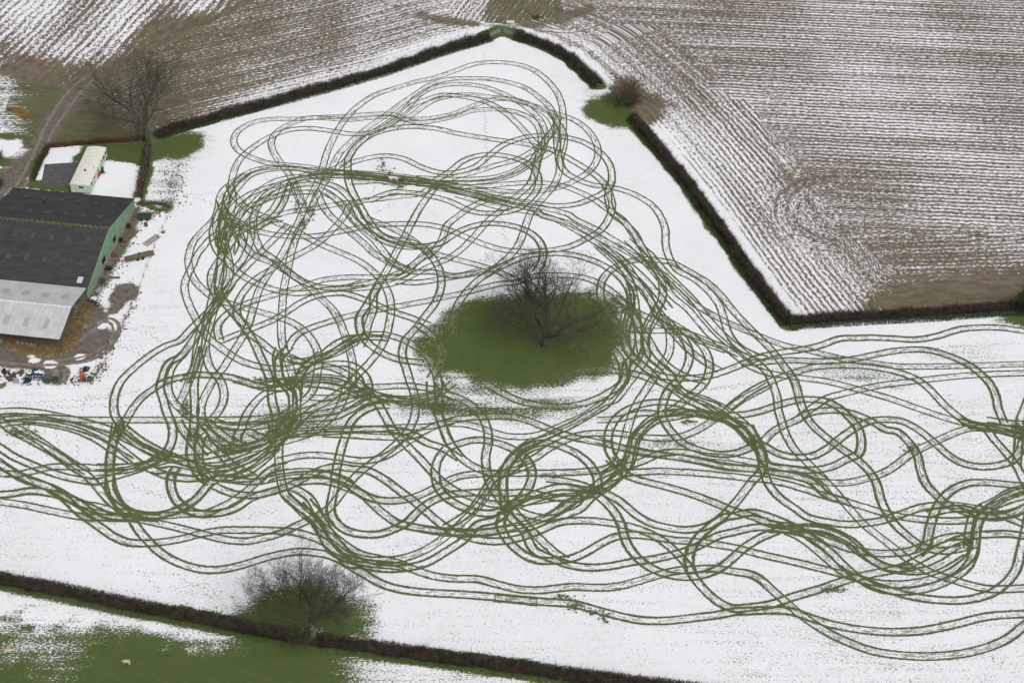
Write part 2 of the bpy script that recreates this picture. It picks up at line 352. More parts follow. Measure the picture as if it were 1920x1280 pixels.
    dy = line_dist(P, G2([(262,545),(215,645),(172,720)]))[0] + nn * 1.2; mm = m & (dy < 2); snow[mm] = (.45 + .2 * dy)[mm]
    dg = line_dist(P, G2([(256,392),(232,440),(202,500),(166,563)]))[0] + nn * 1.5; mm = m & (dg < 3.2); snow[mm] = (.25 + .65 * sstep(.8, 3.2, dg))[mm]; grass[mm] = .35; mud[mm] = .3
    for Q in MUD:
        d = sdist(P, Q) + nn * 3.0; q = sstep(2.0, -1.2, d) * (m | W); snow = snow * (1 - q); mud = np.maximum(mud, q)
    for (px, py, r) in ((195,612,1.6),(140,640,1.0),(60,675,1.2),(150,668,1.0),(95,682,.9)):
        c = G2([(px, py)])[0]; d = np.hypot((x - c[0]) / 1.3, (y - c[1])) + nn * 1.6; snow = np.maximum(snow, sstep(r * 1.2, r * .5, d) * .95)
    mm = m & (mud < .3) & (lp[0] < 175) & (lp[1] > 560) & (lp[1] < 660); snow[mm] = .05; mud[mm] = .6
    # pasture at the bottom
    m = inside(P, BOTTOM); d = line_dist(P, H_S)[0]; t = lp[0]
    edge = 7 + 2 * sstep(330, 0, t) + 60 * sstep(560, 760, t)
    v = .74 * sstep(1.35, .2, d / edge + nn * .5) + .55 * sstep(380, 60, t) * sstep(30, 10, d) * sstep(-.25, .35, nn); v *= 1 - .97 * np.exp(-((t - 545) / 105) ** 2)
    v = np.minimum(v, .82 * sstep(.8, 2.6, d)); snow[m] = (v - .10)[m]; grass[m] = 1; pl[m] = 0
    return snow, grass, pl, mud

def dirvec(a, b):
    p = G2([a, b]); d = p[1] - p[0]; return d / np.linalg.norm(d)
D_R = dirvec((1500, 240), (1920, 260)); D_L = dirvec((320, 90), (400, 0)); D_M = dirvec((950, 25), (975, -10)); D_B = dirvec((1400, 470), (1920, 455))
def furrow_uv(P, cen):
    """metres across / along the furrows; cen = face centres deciding the pattern"""
    u = np.zeros(len(P)); v = np.zeros(len(P)); fx, fy = cen[:, 0], cen[:, 1]
    def lin(m, d, o=0): u[m] = (-P[m, 0] * d[1] + P[m, 1] * d[0]) + o; v[m] = P[m] @ d
    px, py = PX(np.column_stack([cen, np.zeros(len(cen))]))
    wob = 10 * (vnoise(fx / 7, fy / 7, 21) - .5) + 8 * (vnoise(fx / 2, fy / 2, 22) - .5)
    base = np.ones(len(P), bool); lin(base, np.array([1., 0.]))
    mR = inside(cen, RIGHT); lin(mR, D_R)
    mB = mR & (py > 430 + wob * 4 + .02 * (px - 1400)) & (px > 1380); lin(mB, D_B, 40)
    dc = np.minimum(line_dist(cen, H_NE1)[0], line_dist(cen, H_NE2)[0])
    L = np.vstack([H_NE1, H_NE2]); mh = mR & (dc + wob < 26) & (py < 590)
    d, a, s = line_dist(P[mh], L); u[mh] = d + 80; v[mh] = a
    # turning loop of the drill in the near part
    c0 = G2([(1570, 400)])[0]; r = np.hypot(fx - c0[0], (fy - c0[1])); mc = mR & (np.abs(r - 11) < 3.5 + wob * .3) & (px < 1570)
    rr = P[mc] - c0; u[mc] = np.hypot(rr[:, 0], rr[:, 1]) + 200; v[mc] = np.arctan2(rr[:, 1], rr[:, 0]) * 10
    m1 = inside(cen, LEFT1); lin(m1, D_L); u[m1] *= .62
    m2 = inside(cen, LEFT2); d, a, s = line_dist(P[m2], H_NW); u[m2] = d + .06 * a; v[m2] = a
    m3 = inside(cen, MIDTOP); lin(m3, D_M)
    st = np.ones(len(P)); e = np.abs(dc + wob - 26); st = np.where(mR & (py < 600), .15 + .85 * sstep(1, 9, e), st)
    st = np.where(mR & (px > 1040) & (px < 1430) & (py < 345) & (dc > 6), .15 + .85 * sstep(1290, 1430, px + wob * 4 + py * .15) , st)
    st = np.where(mR & (py < 190) & (dc <= 6.5), .3, st)
    r0 = np.hypot(fx - c0[0], fy - c0[1]); st = np.where(mR & (r0 < 20), st * (.25 + .5 * sstep(14, 20, r0)), st)
    st = np.where(mR & (py > 420) & (dc > 15), st * .6, st); st = np.where(m1, .7, st); st = np.where(mR | m1 | m2 | m3, st, .2); st = np.where(m2, .45, st)
    return np.column_stack([u, v, st])

def axis(lo, hi, st, far):
    c = np.arange(lo, hi + st, st); g = [c[-1]]; s = st
    while g[-1] < far: s *= 1.35; g.append(g[-1] + s)
    h = [c[0]]; s = st
    while h[-1] > -far: s *= 1.35; h.append(h[-1] - s)
    return np.concatenate([h[1:][::-1], c, g[1:]])
def build_ground():
    ax = axis(-150, 150, .6, 3000); ay = axis(-100, 165, .6, 3000); nx, ny = len(ax), len(ay)
    X, Y = np.meshgrid(ax, ay); P = np.column_stack([X.ravel(), Y.ravel()])
    sn, gr, pl, md = ground_fields(P)
    i, j = np.meshgrid(np.arange(nx - 1), np.arange(ny - 1)); a = (j * nx + i).ravel(); Fq = np.stack([a, a + 1, a + nx + 1, a + nx], -1)
    cen = P[Fq].mean(1)
    regs = [('ploughed_field', RIGHT), ('ploughed_field', MIDTOP), ('ploughed_field', LEFT1), ('ploughed_field', LEFT2), ('farmyard_ground', YARD), ('lawn', PLOT), ('pasture', BOTTOM), ('snow_field', FIELD)]
    reg = np.full(len(Fq), 99)
    for k, (nm, poly) in enumerate(regs):
        m = inside(cen, poly) & (reg == 99); reg[m] = k
    names = [r[0] for r in regs] + ['ground']
    reg[reg == 99] = len(regs); reg[(reg == 1)] = 0; reg[reg == 3] = 2
    for k, nm in enumerate(names):
        f = Fq[reg == k]
        if not len(f): continue
        used, inv = np.unique(f.ravel(), return_inverse=True); f2 = inv.reshape(-1, 4)
        V = np.column_stack([P[used], np.zeros(len(used))])
        o = mesh_np(nm, V, f2, M_ground); me = o.data; tag(o, kind='structure')
        for an, arr in (('snow', sn), ('grass', gr), ('plough', pl), ('mud', md)):
            at = me.attributes.new(an, 'FLOAT', 'POINT'); at.data.foreach_set('value', arr[used].astype(np.float32))
        cc = np.repeat(cen[reg == k], 4, axis=0); pc = P[f.ravel()]
        at = me.attributes.new('furrow', 'FLOAT_VECTOR', 'CORNER'); at.data.foreach_set('vector', furrow_uv(pc, cc).astype(np.float32).ravel())
build_ground()
# ------------------------------------------------------------------ the car's tracks: surveyed centre lines
CROP = dict(A=(330,90,4), B=(780,90,4), C=(330,400,4), D=(780,400,4), E=(1150,450,4), F=(1480,560,4.364), G=(0,600,4), H=(180,700,4),
            I=(500,700,4), J=(900,700,4), K=(1120,720,4.5725), L=(1440,780,4), M=(180,900,4), N=(560,900,4), O=(900,900,4), P=(1340,950,3.31),
            Q=(330,280,6.4), R=(560,280,6.4), S=(180,640,6.4), U=(440,620,6.4), V=(180,780,6.4), W=(400,780,6.4), X=(0,740,4.2667),
            Y=(1620,700,4.2667), Z=(1160,440,6.4), f=(0,0,1))
TR = '''
.9 D 275,920 280,790 315,680 390,575 480,490 590,410 700,320 765,240 810,130 850,20; B 880,1210 960,1120 1040,1020 1078,910 1068,800 1095,690 1105,580 1095,440 1060,340 1000,260 920,190 820,140 700,115 560,108 430,125 310,165 200,205 100,235 0,255; A 1700,285 1500,350 1390,420 1300,500 1230,590 1180,680 1130,790 1100,900 1060,1010 1010,1120 950,1230; C 930,40 880,140 820,260 750,380 680,470 620,580 590,680 560,780 525,880 440,1020 340,1180; S 1450,400 1340,590 1270,750 1265,900 1330,1040 1480,1180 1640,1270; W 350,370 600,300 800,200 900,50
.8 B 1080,880 1065,790 1055,690 1058,590 1040,510 990,430 910,360 820,300 700,260 560,235 400,230 250,235 120,270 0,345; A 1700,410 1580,500 1450,590 1330,690 1230,790 1170,900 1120,1000 1060,1100; C 990,20 920,130 870,270 840,420 810,560 797,700 790,850 800,980 850,1130 890,1280; U 740,780 745,950 740,1100; W 850,200 790,350 785,500 790,620 820,800; I 140,910 200,970 290,1060 360,1110 400,1180; N 170,330 250,430 350,540 480,590 620,600 760,590 900,545 1020,480 1150,380 1260,280 1370,160 1440,60 1500,-30; J 290,580 400,500
.8 B 900,930 900,860 960,740 965,630 930,540 860,470 760,400 640,340 520,295 400,275 250,275 100,310 0,375; A 1750,430 1620,540 1450,650 1350,740 1290,830 1200,900 1100,930; Q 1500,320 1300,350 1150,400 1000,500 850,640 760,780 720,900 740,1050 840,1170 950,1280; C 620,270 720,370 850,450 980,540 1080,630 1180,730 1235,830 1280,960 1318,1090 1325,1200 1315,1270; U 1350,640 1300,830 1200,1000 1050,1140 880,1250; W 400,420 200,480 0,530
.8 B -160,600 0,480 120,400 260,360 420,352 560,370 680,380 800,410 900,440 1000,480 1100,508 1200,550 1290,620 1350,715 1365,800 1330,890 1260,955 1150,1015 1000,1062 800,1080 600,1070 400,1050 200,1020 0,995; R 1300,370 1000,330 700,300 400,285 100,260; Q 1500,235 1200,215 1000,235 850,290 700,380 590,470 530,560 510,680 470,820 400,900 300,1000 200,1120 150,1280; C 115,240 92,370 120,470 190,560 300,640 480,700 700,760 850,810 960,880 1040,980 1075,1100 1060,1200; U 1020,430 980,600 910,760 760,880 560,1020 320,1090 0,1165; S 1650,1035 1400,990 1180,940 1000,800 885,650 865,480 920,300 1050,150 1150,0
.7 B 1060,760 1052,680 1040,600 1000,520 920,460 820,410 700,385 560,392 420,440 300,490 150,525 0,535; A 1700,540 1600,520 1450,525 1300,540 1150,530 1000,525 850,575 760,630 715,700 730,780 790,870 850,950 920,1080 950,1180
.8 B 885,1000 900,900 930,800 942,700 920,600 860,530 760,485 660,465 560,460 430,470 330,500 200,535 0,560; A 1620,500 1450,500 1250,515 1100,520 900,535 700,535 560,565 460,630 432,700 465,765 560,820 700,865 850,880 1000,895 1200,925 1500,945 1750,970; B 100,1000 300,1030 600,1090
.9 C 60,1270 150,1130; A 425,1170 415,1050 425,960 470,850 560,760 700,670 850,617 1000,605 1150,622 1300,645 1440,640 1550,600 1650,540 1760,440 1850,400; B 200,355 350,365 500,398 600,440 700,510 790,600 860,680 910,740 915,830 890,940 850,1030 760,1110 650,1210 560,1280; D 520,80 430,180 340,270 240,340 100,400 0,450; C 1650,520 1400,560 1150,570 950,600 800,590 640,540 500,470 400,380 310,280 275,160 300,30
.9 Q 640,420 670,520 740,600 830,700 950,760 1100,830 1250,900 1400,960; C 700,45 850,110 1000,190 1150,260 1350,345 1460,420 1560,530 1610,660 1600,820 1550,980 1450,1120 1330,1240; U 1420,620 1250,740 1080,860 900,970 750,1100 650,1250
.9 C 540,850 465,780 460,690 500,600 590,500 740,405 900,320 1060,230 1160,140 1280,0; R 500,790 600,690 760,620 950,600 1200,570 1450,540 1550,490 1700,400 1900,330; B 300,960 450,930 600,880 750,840 850,790 950,720 1040,600 1070,520
.9 R 780,640 600,640 400,670 130,720; Q 1420,740 1200,790 1000,830 850,880 700,930 560,990 430,1060 330,1170 250,1270; C 120,400 80,480 65,560 90,660 150,790 230,920 350,1020 500,1110 700,1160 900,1150 1100,1080 1250,1000 1380,930 1480,905 1620,920 1750,970 1880,1060; D 130,1150 165,1250; I 1290,160 1290,300 1340,430 1400,560 1480,650 1600,720 1750,750; J 300,710 400,660
1.1 A 1880,600 1800,590 1650,600 1520,630 1420,680 1340,750 1290,830; R 590,200 585,300 610,420 670,560 750,710 850,870 960,1010 1100,1090 1280,1140 1480,1165 1700,1130; D 240,190 340,130 450,90 560,75 700,90 830,130 920,200 955,290 935,390 890,450
.9 U 1570,820 1608,710 1590,590 1530,500 1420,420 1300,395 1150,400 1000,420 870,480 760,560 640,680 500,700 350,760 210,900 120,1050 80,1200; W 290,220 300,330
1 D 820,290 920,285 1000,280 1150,250 1280,190 1380,130 1440,50 1470,-40; B 1465,1140 1420,1030 1340,950 1250,890 1110,810 1000,760 880,735 750,710 600,690 450,665 300,640 150,605 0,592
1 D 820,290 650,275 500,230 400,190 250,125 120,90 0,80; R 1250,895 1000,905 800,930 600,970 400,1010; Q 1700,1040 1400,1045 1150,1020 900,960 750,880 650,820 560,720 520,600
1 R 100,350 300,400 450,450 550,520 650,640 720,780 800,900; C 1600,190 1750,210 1850,260; D 120,330 180,440 188,560 140,680 60,780 0,860; C 1720,950 1695,1060 1730,1180 1760,1280; I 1100,130 1120,250 1090,380 1010,490 900,590 750,700 650,790 560,900 480,1000 380,1070 250,1130 100,1200 0,1230; M 1100,460 900,430 750,390 500,330 300,290 0,270; X 800,930 650,880 500,800 350,720 150,640 0,540
1 B -560,900 -450,850 -250,810 -100,830 50,900 200,940 330,930 450,890 560,800 650,730 750,690 850,665 980,655 1120,670 1250,705 1370,775 1450,870 1468,980 1440,1060 1340,1120 1200,1172 1050,1185 900,1165 700,1140 500,1100 200,1040 0,1010; R 1300,400 1000,360 600,330 200,320; Q 1600,330 1400,370 1200,430 1000,490 850,560 700,680 600,820 560,950 540,1100
1 B 100,1020 250,930 350,850 450,812 570,800 720,822 840,870 900,930 922,1000 900,1080 840,1150 760,1210 620,1240 500,1240 400,1220 250,1150 100,1110 0,1090; R 1300,520 1150,510 980,560 850,620
.9 B 0,975 250,985 450,985 600,970 750,920 850,860 950,820 1040,760
.9 B 0,1005 250,1010 500,1005 700,960 830,890 900,810 940,740 1000,650 1060,580
.8 R 300,520 400,570 520,650 620,780 720,900 850,1000 1000,1090 1150,1150 1320,1175 1500,1170 1680,1130
.8 R 200,480 240,560 300,700 400,820 520,920 650,1020 780,1130 900,1250; C 1400,230 1530,330 1660,400 1780,440 1920,440; D 300,470 500,420
.9 R 240,480 350,520 450,600 540,700 640,830 760,960 900,1080 1040,1250; C 1500,260 1620,360 1750,430
.8 R 780,800 860,850 1000,900 1200,990 1350,1080 1480,1180 1580,1280; C 1880,330
1 C 520,880 620,950 750,1050 900,1110 1050,1090 1180,1040 1300,960 1400,920
1.1 R 1640,450 1560,560 1470,680 1400,800 1330,940 1260,1080 1170,1240; C 1660,300 1580,430 1500,560 1430,690 1375,780 1385,890 1440,970 1550,1050 1680,1100 1850,1120
1 C 1520,540 1480,620 1480,720 1440,830 1420,920; C 1380,1000
1 C 1920,240 1860,310 1790,380 1650,460 1500,510 1300,560
.9 B 700,1100 600,1125 500,1155 400,1200; D 320,20 235,90 200,190 140,280 0,370; C 1700,470 1500,480 1300,480 1100,500 950,550 820,590 650,640 500,690 380,760 310,850 330,960
1 C 330,960 520,885 720,805 830,740 950,660 1080,615 1250,600 1420,650 1600,730 1750,780 1900,840
.9 C 840,1010 900,920 1000,865 1200,800 1400,745 1600,710 1900,655; D 150,640 350,600 500,560 650,525 740,520 900,470 1000,465 1150,470 1300,495 1430,560 1530,640 1620,720 1665,850 1680,1000 1710,1090 1800,1160
1.1 D 480,490 650,395 760,345 900,310 1120,305 1280,340 1420,400 1530,480 1600,580 1610,700 1585,820 1570,950 1600,1050; E 180,910 300,1000 440,1035 600,1035 740,1015 900,960 1020,910 1130,870 1280,840 1430,820 1560,790 1700,740 1850,735; F 450,320 650,318 850,325 1030,335 1200,310 1400,250 1600,235 1750,240 1920,265
.9 D 760,350 600,410 450,450 300,475 150,500 0,520; C 1650,510
.9 D 80,290 200,320 350,360 500,400 620,440 720,490
1 C 860,1000 780,1080 770,1180 790,1250; U 640,560 700,680 780,780
.9 B 1000,470 1060,560 1110,650 1105,750 1080,850 1120,930 1220,990 1330,1030 1450,1045 1560,1070 1680,1120 1780,1190 1840,1280; D 1870,130 1872,230 1895,320; E 480,225 600,290 700,370 790,480 830,590 860,690 930,790 1050,860 1150,890
.9 B 0,1020 200,1035 500,1040 700,1020 900,1010 1080,1030 1220,1080 1340,1140 1440,1210 1550,1290; D 1630,160 1720,280; E 270,100 380,230 500,350 600,450 700,580 800,690 900,780 1000,860 1090,930 1160,1000 1200,1090 1230,1180 1240,1280; K 1570,180 1585,330 1620,440 1700,570 1829,700; L 370,420 480,540 600,680 730,820 900,950 1050,1070 1200,1160; P 1240,360 1400,425 1550,475 1700,510 1920,505
.8 B 100,1040 450,1110 650,1160 900,1220; D 800,-20 950,20 1100,60 1220,110 1380,190 1550,270 1700,360 1850,460; E 500,380 620,490 750,565 870,625 1000,680 1130,735 1280,790 1450,825; F 300,460 500,505 700,530 900,555 1200,555 1500,548 1920,535
.9 B 200,1060 600,1130 900,1190 1150,1250; D 1180,40 1330,110 1480,200 1620,290 1740,390 1850,520; E 450,430 560,520 680,660 790,770 900,850 1000,930 1130,990 1300,1020 1450,1040 1600,1060 1800,1110 1920,1145; F 800,810 1000,880 1200,950 1400,1010 1600,1050 1750,1085 1920,1110
.8 B 300,1100 600,1190; D 900,0 1040,45 1170,110 1300,190 1420,260 1540,350 1620,450 1690,560 1760,660 1840,760 1890,850; E 425,740 415,850 350,960 260,1100 170,1240; J 1250,150 1170,250 1120,370 1090,480 1060,600 1020,680 930,790 850,860 750,920 650,1000 550,1060 400,1140; O 200,370 0,400; N 1200,400 1000,380 830,345
.9 D 1250,150 1350,220 1480,320 1560,420 1610,520 1640,640; E 190,640 260,740 330,860 430,960 560,1030 700,1060
.9 B 1460,1000 1440,1130 1480,1250; D 1490,20 1560,70 1640,150 1690,250 1750,350 1820,450 1850,560 1840,660 1790,740 1740,830 1715,940 1730,1030 1790,1110 1880,1180; E 500,1120 620,1190 760,1240 850,1300
1 D 1650,1130 1560,960 1480,790 1410,690 1385,600 1400,500 1460,430 1560,375 1700,345 1830,355 1920,372; E 600,255 720,330 820,430 900,530 1000,640 1090,730 1190,830 1290,960 1330,1010; F 50,700 90,850 150,980 240,1080 340,1160; L 450,200 560,250 650,310 750,400 815,500 845,620 890,720 950,810 1050,900 1150,970 1300,1010 1450,990 1550,960
1 E 0,420 80,480 150,570 190,700 170,850 100,930; J 1080,60 900,180 780,225 620,252 450,240 300,210 170,150 50,80
1 E 100,520 70,650 85,780 140,870 240,960 350,1060 480,1140 600,1220 700,1280; K 850,210 1000,260 1150,310 1260,400 1340,500 1400,600 1425,720 1470,860 1570,980 1700,1070; L 180,700 300,760 450,795 600,812 750,800 880,775 1000,735 1130,690 1250,670 1400,670 1550,690 1700,720 1800,765 1920,810
1 E 380,580 470,680 540,760 572,860 545,970 480,1060 410,1130 372,1220; K 560,150 550,260 590,350 650,430 740,510 850,560 1000,600 1150,600 1280,560 1380,510 1450,540 1550,595 1680,625 1829,620; L 200,312 320,305 420,260 500,200 570,145 650,90 740,45 850,25 980,32 1080,70 1180,140 1260,210 1350,290 1450,350 1580,380 1700,375 1820,340 1885,270 1915,180
1 E 330,560 430,620 560,700 660,790 715,890 715,1000 670,1090 590,1160 480,1250; K 860,80 720,170 600,240 480,290 380,380 310,480 280,600 260,700 170,810 60,900 -40,960; J 760,1010 650,1060 520,1088 400,1070 280,1030
.9 E 0,520 150,535 260,580 400,645 540,690 660,760 760,800 850,830
.9 E 100,660 230,682 430,682 570,705 700,755 830,805 950,860
.8 E 340,480 320,570 270,660 240,760 250,870 200,960 100,1090 0,1210; J 1060,50 1010,130 930,220 830,290 720,350 600,400 480,450 350,475 200,470 90,440 0,410; I 1480,380 1350,380
1 D 1480,1020 1540,1110 1555,1200 1550,1280; J 1050,100 940,240 820,310 700,380 570,440 450,500 350,550 250,620 190,720 175,850 190,1000 230,1080 330,1180; O 300,440 400,520 540,590 700,640 850,655 1000,640 1150,610 1300,592 1450,560 1580,520 1700,460 1800,410 1900,390; P 180,140 280,125 420,140 540,140 680,150 800,200 900,280 1020,355 1150,395 1300,395 1420,350 1530,280
1 D 1060,1280 1150,1225 1250,1180 1350,1165 1500,1185 1620,1200 1750,1240; E 250,1030 400,1090 550,1150 700,1200 830,1260; K 1000,160 1120,230 1240,320 1340,430 1400,540 1425,650 1400,760 1330,830 1230,960 1120,1090 1000,1190 900,1230 750,1250 600,1230 450,1190 330,1120 200,1010 80,940 0,900; J 850,880 720,860 600,850 450,890 330,940 230,1000 120,1100; N 1350,330 1250,440 1100,540 960,620 800,660 650,665 500,640; N 380,560 250,420 150,260 60,150
1 E 860,1265 1000,1155 1130,1080 1260,1030; F 60,600 200,560 400,545 600,552 800,580 950,620 1060,670 1160,750 1250,850 1340,930 1450,1010 1600,1060; L 1600,120 1700,180 1790,280 1870,380 1915,470
1.1 F -400,530 -200,520 0,505 250,515 500,500 700,460 850,430 1000,415 1150,422 1300,465 1450,530 1550,600 1640,690 1690,790 1712,900 1760,1020
.9 F 100,960 300,820 450,775 600,740 750,710 900,690 1100,665 1400,635 1700,615 1920,608; F 1950,606
1.1 K 850,240 1080,270 1250,262 1400,232 1550,180 1700,140; F 100,825 280,835 400,890 500,980 565,1060 590,1160 570,1270; L 680,220 600,320 480,380 330,405 150,390 0,370; K 1300,350
1 K 1430,490 1520,400 1640,340 1750,290; F 120,950 250,920 400,915 550,950 700,1020 800,1080; L 960,110 1060,200 1120,290 1145,400 1180,500 1260,590 1340,660 1450,710 1550,740 1700,745 1850,720 1920,690
1 J 0,330 150,320 300,335 420,375 550,430 700,480 850,510; K 150,530 300,560 600,615 850,650 1100,700 1300,725 1500,755 1829,830; L 450,600 600,640
.8 K 0,480 200,545 400,595 620,620 850,660 1100,715 1400,735 1600,770; L 300,480 450,500 600,500 750,465 880,420 1000,340 1080,280 1200,220 1350,150 1500,95 1650,95 1800,125 1920,165
.9 J 880,780 1000,720; K 280,700 420,650 520,600 640,585 780,590 900,615 1100,630 1300,665 1500,700 1650,730 1829,760; L 450,500
1 K 100,810 280,760 400,755 500,748 620,750 900,765 1150,790 1300,810 1450,820 1600,850; L 150,510 300,555 450,605 600,645 750,690 880,730 1000,755 1200,780 1400,785 1550,775
1 K 100,640 160,700 230,770 350,820 550,870 750,925 950,995 1150,1075 1350,1140 1500,1200; P 230,40 400,60 500,130 620,210 720,280 800,360 880,430 1000,500 1150,525 1300,510 1450,455 1560,380 1610,280 1620,170 1640,80 1700,10; L 1700,660 1800,600 1920,560
1 K 250,760 170,680 105,580 90,470 120,360 200,260 320,195 470,158 620,158 760,188 900,240 1050,290 1200,350 1290,440 1330,530
1 J 880,350; K 0,310 180,300 400,245 560,260 750,240 900,260 1080,300 1200,370 1300,480
1.1 K 560,250 750,240 950,275 1150,320 1290,370
.9 J 270,690 400,640 520,560 640,500 760,460 880,448; K 200,425 350,450 550,465 700,455 830,410 950,340 1060,270 1150,200 1280,110 1400,50 1480,0
1 I 1290,60 1340,150 1450,190 1560,260 1640,370 1665,500 1645,620 1650,720 1680,830 1750,940 1800,1000; O 240,220 330,320 450,440 560,540 650,600
1 I 640,90 800,105 1050,95 1250,120 1340,150
1.1 I 300,340 500,330 620,280 750,210 900,190 1050,215 1180,190 1300,150 1400,70
1.1 I 740,130 850,170 1000,195 1150,180 1300,140
1 U 1500,650 1700,850 1820,1050 1900,1200; I 960,420 1040,530 1160,650 1280,780 1400,870 1550,930 1700,980; J 380,960 550,935 700,920 850,905
1.1 I 920,240 800,250 700,300 630,370 590,470 560,560 540,640 520,740 510,850 490,950 480,1040 520,1120 600,1180 720,1208 850,1205 950,1170 1050,1120 1130,1040 1220,970 1350,915 1500,898 1650,890; J 200,900 330,890 500,920 700,940 850,900
1.1 I 1230,60 1240,200 1300,340 1360,500 1430,600
1.1 D 0,830 100,900 170,980 200,1080; I 1230,40
1 I 420,455 620,465 830,478 1050,478 1150,450 1250,400 1400,350 1600,325 1800,325; J 300,335
1 I 0,460 200,440 400,425 600,415 800,415 1000,405 1200,400 1400,360
1.1 I 100,470 300,450 600,430 800,420 1000,430 1100,460 1200,520 1320,560 1450,640
1 I 1350,560 1290,640 1265,740 1290,860 1360,940 1480,1010 1620,1050 1740,1040; J 250,980 330,910 375,830 390,740 350,650 280,590 180,540 50,505; I 1550,500 1430,530 1350,560
1 J 250,1000 400,950 550,905 700,895 850,910
1 J 190,1040 180,950 168,830 190,720 250,640 330,570 430,525 530,525 640,560 740,610 820,680 875,770 885,870
.9 I 80,660 250,620 400,615 560,635 700,655 840,640 950,590 1050,520 1150,460
1 I 0,790 100,755 250,735 400,745 520,785 640,850 750,920 880,955 1050,945 1200,890 1330,820 1450,770 1600,755; J 400,748 600,745 800,735 950,715 1020,670
1 W 442,990 600,930 800,875 920,835 1100,740 1300,640 1500,600; I 600,710 750,725 880,790 1000,880 1120,970 1250,1080 1370,1170; N 1250,420 1400,455 1550,455 1700,420 1850,360; O 300,420 450,355 600,315 800,305 950,320 1100,345 1250,390 1400,480 1550,630 1600,720 1680,820 1780,910 1900,965; P 80,625 200,625 350,605 480,560 650,510 800,460 950,420 1150,380 1300,310 1450,230 1560,190 1700,170 1850,170 1920,182
1.1 V 970,610 905,710 900,840 940,970 1040,1085 1200,1165 1400,1175 1650,1120 1850,990
1 W 900,845 1000,880 1150,980 1240,1120 1300,1250
1.1 W 860,930 950,1020 1080,1130 1180,1200; N 60,220 150,330 200,450 270,540 400,600 550,625 740,645 850,665
1 W 0,830 150,900 300,940 500,950 700,910 850,860 1000,800 1200,775 1400,790 1600,860; I 720,910 800,985 880,1055 1000,1130; N 1000,372 1200,390 1400,390 1600,355 1800,300 1920,250; O 500,250 650,180 780,120 900,60; J 1000,800 1110,700 1150,600 1170,500 1230,420 1330,350 1450,330 1600,300; K 700,270
.9 W 900,600 700,640 560,750 430,880 250,1010 50,1110; V 1300,1170 1100,1170 800,1195 500,1185 200,1130 0,1080; X 650,870 400,740 200,680 0,560
.9 W 780,580 650,680 540,790
1 V 1350,830 1250,950 1130,1060 1000,1130 750,1185 450,1200
1 C 840,90 700,230 600,330 480,450 380,570 250,730 100,880; S 1000,0 850,50 650,170 450,330 310,470 235,620 210,760 230,900 290,1000 240,1120; X 905,390 880,500 875,620 890,700 930,830 1000,920 1100,955 1280,965; M 450,262 600,225 740,150 860,20; W 180,700 350,600
1.2 X 930,230 905,380 885,520 880,650 880,760 950,880; X 1000,940
1.1 C 420,530 330,660 230,800 130,950 30,1080; S 880,250 800,420 770,560 810,700 850,850 910,1000 920,1150; V 900,250 870,400 780,500 650,580 480,650 250,720 0,790; X 850,720 700,690 550,665 400,620 250,560 100,490 0,425
1.1 V 170,700 165,500 200,350 280,190 370,40; S 450,800 570,660 700,570 800,500 900,460 1050,430 1200,405 1400,410 1600,430 1750,470 1920,530; U 250,660 450,640 620,600 800,590 1000,590 1200,600 1320,640 1500,740 1650,790
1 U 650,320 800,380 900,420
1 U 1050,290 1200,170 1350,100 1500,85 1700,85 1850,95
1 U 1060,330 1250,260 1400,170 1520,100
1 U 850,1030 1050,990 1250,950 1450,870 1580,790
1 U 700,540 900,560 1100,560 1300,590
1.1 U 780,640 1000,650 1200,680 1400,740 1600,800 1750,850
1 U 900,800 1100,810 1300,790 1500,770
.9 U 1000,420 1150,440 1300,500 1450,600 1600,720 1750,800 1900,870
1 U 0,590 200,640 380,690 560,690
1 U 540,200 500,320 520,480 560,620 680,740 700,900 660,1100
1.1 U 1040,270 900,380 800,500 760,650 750,850
1.1 C 400,60 350,200 340,330 330,460 315,570 350,650 430,750 510,850 570,940 620,1050 680,1180 710,1280; U 400,600 450,850 490,1000 500,1150
.8 Q 600,700 560,850 560,1000 600,1200; C 350,200 390,330 405,440 380,540 320,630 240,760 190,870 160,1000 140,1150; S 1180,250 1140,430 1080,580 1010,730
.8 Q 640,560 520,760 480,900 510,1100 560,1250; C 300,330 265,450 270,560 310,640 280,740 250,850 225,950 225,1050 260,1170; S 1350,230 1410,370 1490,470 1535,600 1520,750 1450,870 1340,990 1200,1150
1.1 S 1290,60 1240,250 1190,450 1180,600 1190,800 1180,1000 1180,1200
.9 Q 1900,350 1600,335 1400,390 1250,440 1100,530 1010,640 940,780 930,930 960,1080 1040,1240; C 700,320 820,420 930,500 1060,550 1250,560 1400,520
.9 Q 1700,420 1500,430 1300,480 1150,550 1000,640 850,700 750,820 650,950 600,1100
.9 Q 1700,520 1500,520 1300,540 1100,600 980,660
.9 Q 1300,400 1280,500 1230,620 1150,740 1000,860 830,960 700,1050 650,1250
1 Q 1400,380 1330,520 1290,640 1200,780 1080,880 950,960
.8 Q 1400,400 1440,520 1530,700
1 Q 1000,640 900,740 800,860 720,1000 650,1150 560,1280
.9 Q 850,300 700,430 620,560 590,700 620,850 720,900 850,960 950,1000
.8 Q 1900,280 1600,250 1300,235 1100,250 900,310 800,400 700,520 620,640 560,780 540,950
.8 R 0,290 300,310 600,330 900,350 1200,370 1500,410 1800,450
1.4 R 350,270 600,290 800,305 1000,325 1200,345 1500,385 1700,420
1.4 R 550,315 750,325 950,345 1300,390 1700,450; B 250,1060 450,1110 700,1170
.8 R 650,400 750,400 870,385 980,385 1080,400
.9 Q 700,900 760,1020 800,1140 740,1280
.8 Q 1000,990 1080,1080
.8 C 430,430 500,350 560,200 560,60
